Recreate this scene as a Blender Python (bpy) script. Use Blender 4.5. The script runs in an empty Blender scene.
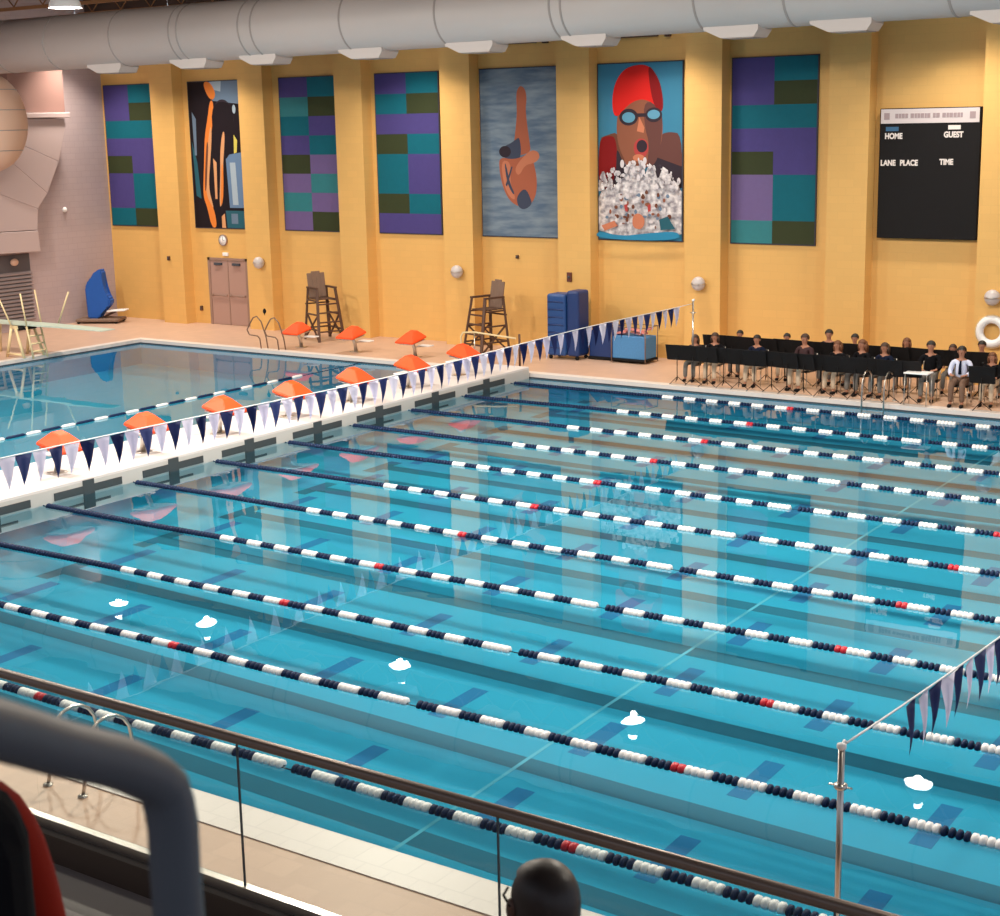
import bpy, bmesh, math, random
from mathutils import Vector, Matrix
S = bpy.context.scene
COL = S.collection
PI = math.pi
rnd = random.Random(7)

# ------------------------------------------------------------------ camera
CAMP = Vector((22.3111, -34.7324, 6.5712))
FW = Vector((-0.55696533, 0.80327573, -0.21103963))
RT = Vector((0.82411086, 0.56606247, -0.02036079))
UP = Vector((-0.10310628, 0.18526031, 0.97726543))
cd = bpy.data.cameras.new('camera')
cam = bpy.data.objects.new('camera', cd); COL.objects.link(cam)
m = Matrix((RT, UP, -FW)).transposed().to_4x4(); m.translation = CAMP
cam.matrix_world = m
cd.sensor_width = 36.0; cd.lens = 1560.04 * 36.0 / 1000.0
cd.clip_start = 0.05; cd.clip_end = 300
cd.dof.use_dof = True; cd.dof.focus_distance = 30.0; cd.dof.aperture_fstop = 9.0
S.camera = cam

# ------------------------------------------------------------------ world and exposure
S.view_settings.view_transform = 'Standard'; S.view_settings.look = 'None'
S.view_settings.gamma = 1.0; S.view_settings.use_curve_mapping = False
S.view_settings.exposure = -0.24
w = bpy.data.worlds.new('hall_air'); S.world = w; w.use_nodes = True
w.node_tree.nodes['Background'].inputs[0].default_value = (0.80, 0.86, 1.0, 1)
w.node_tree.nodes['Background'].inputs[1].default_value = 0.65
S.cycles.use_denoising = True
S.cycles.max_bounces = 10; S.cycles.transparent_max_bounces = 12
S.cycles.caustics_refractive = True; S.cycles.caustics_reflective = True
S.cycles.sample_clamp_indirect = 6.0

LAMP_W = 1150.0
def lamp_light(name, loc, power, color=(1.0, 0.90, 0.76), radius=0.33, spread=PI):
    l = bpy.data.lights.new(name, 'AREA'); l.shape = 'DISK'; l.size = radius * 2
    l.energy = power; l.color = color; l.spread = spread
    l.cycles.is_caustics_light = True
    o = bpy.data.objects.new(name, l); o.location = loc; COL.objects.link(o)
    return o

# ------------------------------------------------------------------ helpers
def mat(name, c, rough=0.6, metal=0.0, noise=0.0, nscale=8.0, bump=0.0, spec=None, emit=None, estr=0.0):
    mt = bpy.data.materials.new(name); mt.use_nodes = True
    nt = mt.node_tree; b = nt.nodes['Principled BSDF']
    b.inputs['Base Color'].default_value = (*c, 1); b.inputs['Roughness'].default_value = rough
    b.inputs['Metallic'].default_value = metal
    if spec is not None: b.inputs['Specular IOR Level'].default_value = spec
    if emit: b.inputs['Emission Color'].default_value = (*emit, 1); b.inputs['Emission Strength'].default_value = estr
    if noise or bump:
        tc = nt.nodes.new('ShaderNodeTexCoord'); n = nt.nodes.new('ShaderNodeTexNoise')
        n.inputs['Scale'].default_value = nscale; n.inputs['Detail'].default_value = 4
        nt.links.new(tc.outputs['Object'], n.inputs['Vector'])
        if noise:
            r = nt.nodes.new('ShaderNodeMapRange'); r.inputs[3].default_value = 1 - noise; r.inputs[4].default_value = 1 + noise
            nt.links.new(n.outputs['Fac'], r.inputs[0])
            mx = nt.nodes.new('ShaderNodeVectorMath'); mx.operation = 'SCALE'
            mx.inputs[0].default_value = c; nt.links.new(r.outputs[0], mx.inputs['Scale'])
            nt.links.new(mx.outputs[0], b.inputs['Base Color'])
        if bump:
            bp = nt.nodes.new('ShaderNodeBump'); bp.inputs['Strength'].default_value = bump; bp.inputs['Distance'].default_value = 0.02
            nt.links.new(n.outputs['Fac'], bp.inputs['Height']); nt.links.new(bp.outputs[0], b.inputs['Normal'])
    return mt

def block_mat(name, c, c2, bw, bh, mortar=0.012, rough=0.7, axis='XZ', bump=0.3, noise=0.04):
    """masonry / tile: procedural brick pattern in object space"""
    mt = bpy.data.materials.new(name); mt.use_nodes = True
    nt = mt.node_tree; b = nt.nodes['Principled BSDF']; b.inputs['Roughness'].default_value = rough
    tc = nt.nodes.new('ShaderNodeTexCoord'); sp = nt.nodes.new('ShaderNodeSeparateXYZ'); cb = nt.nodes.new('ShaderNodeCombineXYZ')
    nt.links.new(tc.outputs['Object'], sp.inputs[0])
    nt.links.new(sp.outputs[axis[0]], cb.inputs[0]); nt.links.new(sp.outputs[axis[1]], cb.inputs[1])
    br = nt.nodes.new('ShaderNodeTexBrick'); br.inputs['Scale'].default_value = 1.0
    br.inputs['Brick Width'].default_value = bw; br.inputs['Row Height'].default_value = bh
    br.inputs['Mortar Size'].default_value = mortar; br.inputs['Color1'].default_value = (*c, 1)
    br.inputs['Color2'].default_value = (c[0]*(1-noise), c[1]*(1-noise), c[2]*(1-noise), 1); br.inputs['Mortar'].default_value = (*c2, 1)
    nt.links.new(cb.outputs[0], br.inputs['Vector']); nt.links.new(br.outputs['Color'], b.inputs['Base Color'])
    bp = nt.nodes.new('ShaderNodeBump'); bp.inputs['Strength'].default_value = bump; bp.inputs['Distance'].default_value = 0.01; bp.invert = True
    nt.links.new(br.outputs['Fac'], bp.inputs['Height']); nt.links.new(bp.outputs[0], b.inputs['Normal'])
    return mt

def bmx(): return bmesh.new()
def box(bm, x0, x1, y0, y1, z0, z1, mi=0, M=None):
    vs = [bm.verts.new((x, y, z)) for x in (x0, x1) for y in (y0, y1) for z in (z0, z1)]
    if M is not None:
        for v in vs: v.co = M @ v.co
    for f in ((0,1,3,2),(4,6,7,5),(0,4,5,1),(2,3,7,6),(0,2,6,4),(1,5,7,3)):
        fc = bm.faces.new([vs[i] for i in f]); fc.material_index = mi
    return vs
def rbox(bm, x0, x1, y0, y1, z0, z1, r=0.02, seg=2, M=None, mi=0):
    t = bmesh.new(); box(t, x0, x1, y0, y1, z0, z1)
    bmesh.ops.bevel(t, geom=t.edges[:], offset=r, segments=seg, affect='EDGES', profile=0.5)
    join(bm, t, M, mi)
def join(bm, t, M=None, mi=None):
    mp = {}
    for v in t.verts: mp[v] = bm.verts.new((M @ v.co) if M is not None else v.co)
    for f in t.faces:
        try: nf = bm.faces.new([mp[v] for v in f.verts]); nf.smooth = f.smooth; nf.material_index = f.material_index if mi is None else mi
        except ValueError: pass
    t.free()
def tube(bm, pts, r, n=10, mi=0, caps=True, smooth=True):
    pts = [Vector(p) for p in pts]; rs = r if isinstance(r, (list, tuple)) else [r]*len(pts)
    rings = []; prev = None
    for i, p in enumerate(pts):
        if i == 0: d = pts[1]-p
        elif i == len(pts)-1: d = p-pts[i-1]
        else: d = (pts[i+1]-p).normalized() + (p-pts[i-1]).normalized()
        d.normalize()
        if prev is None:
            a = Vector((0,0,1)) if abs(d.z) < .9 else Vector((1,0,0))
        else: a = prev
        u = (a - d*a.dot(d)).normalized(); v = d.cross(u); prev = u
        rings.append([bm.verts.new(p + (u*math.cos(2*PI*k/n) + v*math.sin(2*PI*k/n))*rs[i]) for k in range(n)])
    for a, b in zip(rings, rings[1:]):
        for k in range(n):
            f = bm.faces.new((a[k], a[(k+1)%n], b[(k+1)%n], b[k])); f.smooth = smooth; f.material_index = mi
    if caps:
        bm.faces.new(rings[0][::-1]).material_index = mi; bm.faces.new(rings[-1]).material_index = mi
def lathe(bm, prof, n=24, M=None, mi=0, smooth=True):
    """profile (r, z) turned round Z"""
    rings = []
    for r, z in prof:
        ring = []
        for k in range(n):
            p = Vector((max(r, 1e-4)*math.cos(2*PI*k/n), max(r, 1e-4)*math.sin(2*PI*k/n), z))
            ring.append(bm.verts.new(M @ p if M is not None else p))
        rings.append(ring)
    for a, b in zip(rings, rings[1:]):
        for k in range(n):
            f = bm.faces.new((a[k], a[(k+1)%n], b[(k+1)%n], b[k])); f.smooth = smooth; f.material_index = mi
def ell(bm, c, r, n=14, mi=0, M=None):
    t = bmesh.new(); bmesh.ops.create_uvsphere(t, u_segments=n, v_segments=max(6, n*2//3), radius=1)
    for v in t.verts: v.co = Vector((v.co.x*r[0]+c[0], v.co.y*r[1]+c[1], v.co.z*r[2]+c[2]))
    for f in t.faces: f.smooth = True
    join(bm, t, M, mi)
def prism(bm, poly, a, b, plane='YZ', mi=0):
    """extrude a polygon (given in `plane`) between a and b of the third axis"""
    def P(u, v, t): return {'YZ': (t, u, v), 'XZ': (u, t, v), 'XY': (u, v, t)}[plane]
    A = [bm.verts.new(P(u, v, a)) for u, v in poly]; B_ = [bm.verts.new(P(u, v, b)) for u, v in poly]
    n = len(poly)
    bm.faces.new(A).material_index = mi; bm.faces.new(B_[::-1]).material_index = mi
    for k in range(n): bm.faces.new((A[k], B_[k], B_[(k+1)%n], A[(k+1)%n])).material_index = mi
def obj(name, bm, mats, parent=None, recalc=True):
    if recalc: bmesh.ops.recalc_face_normals(bm, faces=bm.faces[:])
    me = bpy.data.meshes.new(name); bm.to_mesh(me); bm.free()
    for mt in (mats if isinstance(mats, (list, tuple)) else [mats]): me.materials.append(mt)
    o = bpy.data.objects.new(name, me); COL.objects.link(o)
    if parent: o.parent = parent
    return o
def tag(o, label=None, cat=None, group=None, kind=None):
    if label: o['label'] = label
    if cat: o['category'] = cat
    if group: o['group'] = group
    if kind: o['kind'] = kind
    return o
def struct(name, bm, mats, label=None):
    o = obj(name, bm, mats); o['kind'] = 'structure'
    o['label'] = label or ('the ' + name.replace('_', ' '))
    return o
def thing(name, label, cat, loc=(0,0,0), rz=0, group=None, scale=1):
    o = bpy.data.objects.new(name, None); COL.objects.link(o)
    o.location = loc; o.rotation_euler = (0, 0, rz); o.scale = (scale,)*3
    o.empty_display_size = 0.1
    return tag(o, label, cat, group)
def kids(o): return [c for c in COL.objects if c.parent == o]
def dup(root, loc=None, rz=None, label=None, scale=None, swap=None):
    def cp(o, par):
        c = o.copy(); COL.objects.link(c); c.parent = par
        if swap and c.type == 'MESH' and any(s_.material in swap for s_ in c.material_slots):
            for s_ in c.material_slots:
                if s_.material in swap: s_.link = 'OBJECT'; s_.material = swap[s_.material]
        for k in list(KIDS.get(o.name, [])):
            KIDS.setdefault(c.name, []).append(cp(k, c))
        return c
    KIDS = {}
    def walk(o):
        KIDS[o.name] = kids(o)
        for k in KIDS[o.name]: walk(k)
    walk(root)
    r = cp(root, None)
    if loc is not None: r.location = loc
    if rz is not None: r.rotation_euler = (0, 0, rz)
    if label: r['label'] = label
    if scale is not None: r.scale = (scale,)*3
    return r
def skin(nodes, edges, sub=1, name='s'):
    """nodes: list of (x,y,z,r); returns a bmesh of the skinned surface"""
    me = bpy.data.meshes.new(name); me.from_pydata([n[:3] for n in nodes], edges, [])
    o = bpy.data.objects.new(name, me); COL.objects.link(o)
    md = o.modifiers.new('s', 'SKIN'); md.use_smooth_shade = True
    for i, n in enumerate(nodes):
        sv = me.skin_vertices[0].data[i]; r = n[3]
        sv.radius = (r, r) if not isinstance(r, tuple) else r
        sv.use_root = (i == 0)
    if sub:
        s2 = o.modifiers.new('u', 'SUBSURF'); s2.levels = sub; s2.render_levels = sub
    dg = bpy.context.evaluated_depsgraph_get()
    ev = o.evaluated_get(dg); me2 = bpy.data.meshes.new_from_object(ev)
    bm = bmesh.new(); bm.from_mesh(me2)
    for f in bm.faces: f.smooth = True
    bpy.data.objects.remove(o); bpy.data.meshes.remove(me); bpy.data.meshes.remove(me2)
    return bm

# ------------------------------------------------------------------ materials
M_wall = block_mat('yellow_painted_block', (0.74, 0.435, 0.135), (0.70, 0.41, 0.128), 0.4, 0.2, 0.008, 0.6, 'XZ', 0.15)
M_lilac = block_mat('lilac_grey_block', (0.42, 0.33, 0.34), (0.37, 0.29, 0.30), 0.4, 0.2, 0.008, 0.7, 'YZ', 0.15)
M_deck = block_mat('tan_deck_tile', (0.60, 0.395, 0.29), (0.55, 0.365, 0.27), 0.3, 0.3, 0.01, 0.45, 'XY', 0.1, 0.08)
M_cope = block_mat('white_coping_tile', (0.76, 0.69, 0.66), (0.68, 0.62, 0.60), 0.3, 0.3, 0.008, 0.4, 'XY', 0.1, 0.03)
M_pool = mat('pool_plaster', (0.022, 0.40, 0.60), 0.8, noise=0.05, nscale=1.2)
M_line = mat('dark_lane_tile', (0.014, 0.17, 0.26), 0.8)
M_dash = mat('blue_floor_tile', (0.012, 0.20, 0.42), 0.8)
M_seam = mat('pale_floor_seam', (0.12, 0.52, 0.66), 0.8)
M_gut = mat('dark_gutter', (0.05, 0.06, 0.08), 0.6)
M_bulk = mat('white_bulkhead_fibreglass', (0.70, 0.655, 0.66), 0.5, noise=0.03, nscale=3)
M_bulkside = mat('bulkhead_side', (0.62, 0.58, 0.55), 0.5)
M_target = mat('dark_target_tile', (0.06, 0.065, 0.07), 0.5)
M_navy = mat('navy_plastic', (0.002, 0.016, 0.065), 0.6, spec=.25)
M_white = mat('white_plastic', (0.86, 0.86, 0.88), 0.4)
M_red = mat('red_plastic', (0.55, 0.01, 0.03), 0.4)
M_steel = mat('stainless_steel', (0.62, 0.58, 0.54), 0.28, 1.0)
M_orange = mat('orange_tread', (0.95, 0.085, 0.01), 0.55, noise=0.08, nscale=20)
M_pen_n = mat('navy_pennant', (0.008, 0.022, 0.13), 0.7)
M_pen_w = mat('white_pennant', (0.60, 0.60, 0.74), 0.7)
M_duct = mat('grey_painted_duct', (0.50, 0.45, 0.44), 0.5, noise=0.03, nscale=0.7)
M_seamd = mat('duct_seam', (0.32, 0.28, 0.27), 0.6)
M_black = mat('black_paint', (0.010, 0.009, 0.010), 0.7, spec=.15)
M_ceil = mat('brown_ceiling_deck', (0.06, 0.035, 0.028), 0.8)
M_beam = mat('orange_brown_beam', (0.26, 0.12, 0.05), 0.7)
M_wood = mat('dark_brown_wood', (0.085, 0.038, 0.022), 0.6, noise=0.15, nscale=15)
M_cream = mat('cream_paint', (0.72, 0.57, 0.33), 0.45)
M_blue = mat('blue_cover_fabric', (0.006, 0.09, 0.42), 0.7, noise=0.1, nscale=4, bump=0.4)
M_cart = mat('blue_plastic', (0.012, 0.06, 0.22), 0.45)
M_cartd = mat('dark_blue_plastic', (0.006, 0.03, 0.14), 0.45)
M_mesh = mat('light_blue_mesh', (0.06, 0.22, 0.48), 0.7, noise=0.35, nscale=30)
M_pink = mat('pink_foam', (0.62, 0.22, 0.20), 0.7)
M_bronze = mat('tarnished_bronze', (0.22, 0.13, 0.09), 0.4, .5)
M_rail = mat('bronze_rail', (0.20, 0.155, 0.135), 0.35, 0.6)
M_curb = mat('brown_curb', (0.055, 0.038, 0.032), 0.5)
M_gfloor = mat('gallery_concrete', (0.30, 0.265, 0.26), 0.7, noise=0.06, nscale=3)
M_hand = mat('dark_grey_paint', (0.085, 0.10, 0.125), 0.45)
M_skin = mat('skin', (0.42, 0.19, 0.12), 0.55)
M_skin_d = mat('brown_skin', (0.10, 0.048, 0.032), 0.5)
M_hair = [mat('dark_hair', (0.012, 0.008, 0.007), 0.6), mat('brown_hair', (0.05, 0.022, 0.012), 0.6), mat('auburn_hair', (0.14, 0.05, 0.02), 0.6)]
M_coat = mat('black_cloth', (0.007, 0.007, 0.009), 0.95, spec=.08)
M_coat_n = mat('navy_cloth', (0.008, 0.012, 0.03), 0.9, spec=.1)
M_coat_m = mat('maroon_cloth', (0.035, 0.010, 0.014), 0.8)
M_shirt = mat('pale_blue_shirt', (0.62, 0.66, 0.86), 0.7)
M_khaki = mat('khaki_cloth', (0.56, 0.45, 0.34), 0.8)
M_grey = mat('grey_cloth', (0.17, 0.16, 0.15), 0.8)
M_brownp = mat('brown_cloth', (0.16, 0.09, 0.06), 0.8)
M_redj = mat('red_jacket_cloth', (0.26, 0.014, 0.006), 0.9, spec=.1)
M_door = mat('mauve_grey_door', (0.40, 0.25, 0.21), 0.5)
M_doorf = mat('door_frame_paint', (0.30, 0.19, 0.15), 0.5)
M_globe = mat('frosted_glass', (0.55, 0.50, 0.50), 0.3)
M_lens = mat('lamp_lens', (1, 1, 1), 0.3, emit=(1.0, 0.95, 0.88), estr=14.0)

# water: real refracting, reflecting surface with slow ripples
M_water = bpy.data.materials.new('pool_water'); M_water.use_nodes = True
nt = M_water.node_tree; nt.nodes.clear()
out = nt.nodes.new('ShaderNodeOutputMaterial'); g = nt.nodes.new('ShaderNodeBsdfGlass')
g.inputs['IOR'].default_value = 1.333; g.inputs['Roughness'].default_value = 0.0; g.inputs['Color'].default_value = (0.93, 0.99, 1.0, 1)
tc = nt.nodes.new('ShaderNodeTexCoord'); nz = nt.nodes.new('ShaderNodeTexNoise'); nz.inputs['Scale'].default_value = 0.9; nz.inputs['Detail'].default_value = 1.5
bp = nt.nodes.new('ShaderNodeBump'); bp.inputs['Strength'].default_value = 0.10; bp.inputs['Distance'].default_value = 0.03
nt.links.new(tc.outputs['Object'], nz.inputs['Vector']); nt.links.new(nz.outputs['Fac'], bp.inputs['Height'])
nt.links.new(bp.outputs[0], g.inputs['Normal']); nt.links.new(g.outputs[0], out.inputs[0])

# thin clear glass
M_glass = bpy.data.materials.new('clear_glass'); M_glass.use_nodes = True
nt = M_glass.node_tree; nt.nodes.clear()
out = nt.nodes.new('ShaderNodeOutputMaterial'); mx = nt.nodes.new('ShaderNodeMixShader')
t1 = nt.nodes.new('ShaderNodeBsdfTransparent'); t1.inputs[0].default_value = (0.90, 0.94, 0.93, 1)
g1 = nt.nodes.new('ShaderNodeBsdfGlossy'); g1.inputs['Roughness'].default_value = 0.0
fr = nt.nodes.new('ShaderNodeLayerWeight'); pw_ = nt.nodes.new('ShaderNodeMath'); pw_.operation = 'POWER'; pw_.inputs[1].default_value = 5
ma = nt.nodes.new('ShaderNodeMath'); ma.operation = 'MULTIPLY_ADD'; ma.inputs[1].default_value = 0.9; ma.inputs[2].default_value = 0.025
nt.links.new(fr.outputs['Facing'], pw_.inputs[0]); nt.links.new(pw_.outputs[0], ma.inputs[0]); nt.links.new(ma.outputs[0], mx.inputs[0]); nt.links.new(t1.outputs[0], mx.inputs[1]); nt.links.new(g1.outputs[0], mx.inputs[2]); nt.links.new(mx.outputs[0], out.inputs[0])

# ------------------------------------------------------------------ setting
LN = 2.134                       # lane width
X0, X1, YF, YN = -14.55, 23.3, -1.2, -24.58
DZ = 0.12                        # deck height above water
YW = 2.75                        # far wall (recessed bays)
XW = -19.95                      # left wall
# deck (a frame round the tank, with the tank cut out) and coping
bm = bmx()
box(bm, XW, 30, YF+.30, YW+.2, -0.4, DZ); box(bm, XW, X0-.30, YN-.50, YF+.30, -0.4, DZ)
box(bm, XW, 30, -28.05, YN-.50, -0.4, DZ); box(bm, X1+.3, 30, YN-.50, YF+.30, -0.4, DZ)
struct('floor', bm, M_deck, 'tan tiled pool deck around the water')
bm = bmx()
box(bm, X0-.30, X1+.3, YF, YF+.30, -.1, DZ+.012); box(bm, X0-.30, X0, YN, YF, -.1, DZ+.012)
box(bm, X0-.30, X1+.3, YN-.50, YN, -.1, DZ+.012); box(bm, X1, X1+.3, YN, YF, -.1, DZ+.012)
struct('trim_1', bm, M_cope, 'white coping tile along the pool edge')
# basin: main pool and deeper diving well
def basin(bm, xa, xb, za):
    v = lambda x, y, z: bm.verts.new((x, y, z))
    def q(a, b, c, d): bm.faces.new([v(*a), v(*b), v(*c), v(*d)])
    q((xa,YN,za),(xb,YN,za),(xb,YF,za),(xa,YF,za))
    q((xa,YF,za),(xb,YF,za),(xb,YF,-.1),(xa,YF,-.1)); q((xb,YN,za),(xa,YN,za),(xa,YN,-.1),(xb,YN,-.1))
DEP = -2.3
bm = bmx(); basin(bm, X0, -1.0, -4.0); basin(bm, -1.0, X1, DEP)
def q4(*p): bm.faces.new([bm.verts.new(c) for c in p])
q4((X0,YN,-4.0),(X0,YF,-4.0),(X0,YF,-.1),(X0,YN,-.1)); q4((X1,YF,DEP),(X1,YN,DEP),(X1,YN,-.1),(X1,YF,-.1))
q4((-1.0,YF,-4.0),(-1.0,YN,-4.0),(-1.0,YN,DEP),(-1.0,YF,DEP))
basin_o = struct('floor_pool', bm, M_pool, 'cyan plastered pool basin'); 
bm = bmx()
for k in range(11):
    y = -(k+.5)*LN
    box(bm, 2.0, X1-2.0, y-.17, y+.17, DEP, DEP+.004); box(bm, 1.7, 2.0, y-.5, y+.5, DEP, DEP+.004)
    box(bm, X1-2.0, X1-1.7, y-.5, y+.5, DEP, DEP+.004)
lane_o = struct('floor_lane_lines', bm, M_line, 'dark lane lines on the pool floor')
bm = bmx()
for k in range(1, 12):
    y = -k*LN
    if y < YN+.3: continue
    for j in range(11):
        x = 0.13 + LN*j
        if x < 1.5 or x > X1-1: continue
        box(bm, x-.125, x+.125, max(y-.52, YN+.02), y+.52, DEP, DEP+.004)
dash_o = struct('floor_cross_marks', bm, M_dash, 'blue cross marks on the pool floor')
bm = bmx(); box(bm, 12.48, 12.53, YN, YF, DEP, DEP+.006)
seam_o = struct('floor_seam', bm, M_seam, 'pale seam across the pool floor')
# dark gutter strip under the coping
bm = bmx()
box(bm, X0, X1, YF-.012, YF-.002, .0, .035); box(bm, X0, X1, YN+.002, YN+.012, .0, DZ-.03); box(bm, X0+.002, X0+.012, YN, YF, .0, .035)
struct('trim_2', bm, M_gut, 'dark gutter strip under the coping')
# water
bm = bmx()
for xa, xb in ((X0, -1.9), (0.06, X1)):
    vs = [bm.verts.new(p) for p in ((xa,YN,0),(xb,YN,0),(xb,YF,0),(xa,YF,0))]; bm.faces.new(vs).smooth = True
water = struct('water', bm, M_water, 'still clear pool water'); water.cycles.is_caustics_caster = True
for o in (basin_o, lane_o, dash_o, seam_o): o.cycles.is_caustics_receiver = True

# far wall with recessed bays and pilasters, ledge, left wall, ceiling
HZ = 11.2
bm = bmx(); box(bm, XW, 30, YW-.5, YW-.46, 9.75, HZ); struct('wall_far_dark_band', bm, M_ceil, 'dark brown band added over the top of the far wall')  # dark band added over the upper wall to keep the water reflections dim
bm = bmx(); box(bm, XW-.3, 30, YW, YW+.3, 0, HZ)
struct('wall_far', bm, M_wall, 'yellow painted block wall behind the far deck')
PIL = [11.72, 7.75, 3.78, -.19, -4.16, -8.13, -12.10, -16.07]
for i, xr in enumerate(PIL):
    bm = bmx(); wl = 1.05 if xr != 11.72 else 1.2
    box(bm, xr-wl, xr, YW-.45, YW, DZ-.02, HZ)
    struct('wall_far_pier', bm, M_wall, 'yellow pilaster on the far wall')
bm = bmx(); box(bm, XW-.3, XW, -30, YW+.3, 0, HZ)
struct('wall_left', bm, M_lilac, 'lilac grey block wall at the diving end')
bm = bmx(); box(bm, XW-.3, 30, -38, YW+.3, HZ, HZ+.2)
struct('ceiling', bm, M_ceil, 'dark brown roof deck')
for i in range(12):
    bm = bmx(); y = 2.0-i*3.2
    for z0, z1, wd in ((HZ-.10, HZ, .12), (HZ-.9, HZ-.8, .10)): box(bm, XW, 30, y-wd/2, y+wd/2, z0, z1)
    n = 36
    for j in range(n):
        xa = XW + (30-XW)*j/n; xb = XW + (30-XW)*(j+1)/n; xm = (xa+xb)/2
        tube(bm, [(xa, y, HZ-.1), (xm, y, HZ-.8), (xb, y, HZ-.1)], .025, 5)
    struct('ceiling_truss', bm, M_beam, 'orange brown roof truss')

# ------------------------------------------------------------------ bulkhead
BX0, BX1, BZ = -1.95, 0.06, 0.30
t = thing('bulkhead', 'long white bulkhead walkway dividing the racing lanes from the diving well', 'bulkhead', (0,0,0))
bm = bmx(); rbox(bm, BX0, BX1, YN+.02, YF-.02, -1.15, BZ, .02, 2)
bb = obj('deck_body', bm, M_bulk, t); bb.cycles.is_caustics_receiver = True
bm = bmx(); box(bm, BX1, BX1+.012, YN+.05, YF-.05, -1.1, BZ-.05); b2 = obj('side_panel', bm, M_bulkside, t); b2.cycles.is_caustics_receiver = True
for k in range(1, 11):
    y = -(k+.5)*LN; bm = bmx()
    box(bm, BX1+.013, BX1+.03, y-.80, y+.80, .03, .17); box(bm, BX1+.013, BX1+.032, y-.13, y+.13, -1.05, BZ-.03)
    box(bm, BX1+.013, BX1+.03, y-.5, y+.5, -.75, -.55)
    o = obj('target_cross', bm, M_target, t); o.cycles.is_caustics_receiver = True

# ------------------------------------------------------------------ lane ropes
def float_mesh(n, m_, length):
    """a block of n slotted discs along X, starting at x=0"""
    bm = bmx(); p = length/n; n_ = n
    for i in range(n):
        e_ = .13 if m_ is M_navy else .05; a = p*i + p*e_; b = p*(i+1) - p*e_; r = .068
        prof = [(.015, a), (r*.72, a), (r, a+p*.18), (r, b-p*.18), (r*.72, b), (.015, b)]
        lathe(bm, prof, 12, Matrix(((0,0,1,0),(0,1,0,0),(1,0,0,0),(0,0,0,1))))
    o = obj('float_block', bm, m_)
    return o
def disc_block(n, length, m_, name):
    o = float_mesh(n, m_, length); return o
G0 = 11.70
END = 22.9
segs = []   # (x0, x1, colour)
x = 0.10
while x < 4.30: segs.append((x, x+.2866, 'n')); x += .2866
# measured pattern, first half
x = 4.40; wlist = []
for k in range(5):
    segs.append((x, x+.30, 'w')); segs.append((x+.30, x+.59, 'n')) ; x += .59
segs.append((x, x+.30, 'w')); segs.append((x+.30, x+.45, 'r')); segs.append((x+.45, x+.77, 'n')); x += .77
for k in range(5):
    segs.append((x, x+.31, 'w')); segs.append((x+.31, x+.605, 'n')); x += .605
segs.append((x, 11.56, 'w'))
half = [s_ for s_ in segs]
for k in range(5):
    pass
x = G0
for k in range(5):
    segs.append((x, x+.29, 'n')); segs.append((x+.29, x+.60, 'w')); x += .605
segs.append((x, x+.30, 'n')); segs.append((x+.30, x+.46, 'r')); segs.append((x+.46, x+.77, 'w')); x += .77
for k in range(6):
    segs.append((x, x+.29, 'n')); segs.append((x+.29, x+.59, 'w')); x += .59
while x < END: segs.append((x, x+.30, 'n')); x += .30
ORD = ['nearest the far deck', 'second from the far deck', 'third from the far deck', 'fourth from the far deck', 'fifth from the far deck', 'sixth from the far deck (the middle rope)',
       'seventh from the far deck', 'eighth from the far deck', 'third from the gallery side', 'second from the gallery side', 'nearest the gallery railing']
proto = {}
CM = {'n': M_navy, 'w': M_white, 'r': M_red}
first = True
for k in range(1, 12):
    y = -k*LN
    rope = thing('lane_rope', 'blue and white lane rope with red markers, ' + ORD[k-1], 'lane rope', (.09, y, -.01), 0, 'lane ropes across the racing pool')
    bm = bmx(); pts = [(0.0, 0, .02)] + [(END*i/30+.1, .012*math.sin(i*.9+k), -.01) for i in range(31)]
    tube(bm, pts, .012, 6); obj('cable', bm, M_navy, rope)
    for a, b, c in segs:
        n = 2 if c == 'r' else (4 if (b-a) < .36 else 5)
        key = (c, n)
        if key not in proto:
            o = float_mesh(n, CM[c], b-a); o.name = {'n': 'navy_float_block', 'w': 'white_float_block', 'r': 'red_float_block'}[c]; proto[key] = (o, b-a)
        else:
            o = proto[key][0].copy(); COL.objects.link(o)
        o.parent = rope; s0 = (b-a)/proto[key][1]
        wob = .014*math.sin(a*1.3+k*1.7)
        o.location = (a, wob, .004); o.scale = (s0, 1, 1); o.rotation_euler = (.4*k+a*.7, 0, .02*math.cos(a*1.3+k))

# diving well rope: long white and navy floats
X_D = -5.6
rope = thing('divider_rope', 'navy and white float rope across the diving well behind the bulkhead', 'float rope', (X_D, 0, 0))
bm = bmx(); tube(bm, [(0, YF-.02, .03), (0, YF-.5, .0), (0, -12, 0), (0, YN+.1, 0)], .012, 6); obj('cable', bm, M_navy, rope)
y = -2.2; i = 0
while y > YN+.6:
    c = M_white if i % 2 else M_navy; L = .42 if i % 2 else .55
    if y < -3.6:
        bm = bmx(); prof = [(.012, 0), (.035, .03), (.042, .06), (.042, L-.08), (.035, L-.05), (.012, L-.02)]
        lathe(bm, prof, 10, Matrix.Rotation(PI/2, 4, 'X'))
        o = obj('white_float' if i % 2 else 'navy_float', bm, c, rope); o.location = (.02*math.sin(y), y, .01)
    y -= L; i += 1

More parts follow.
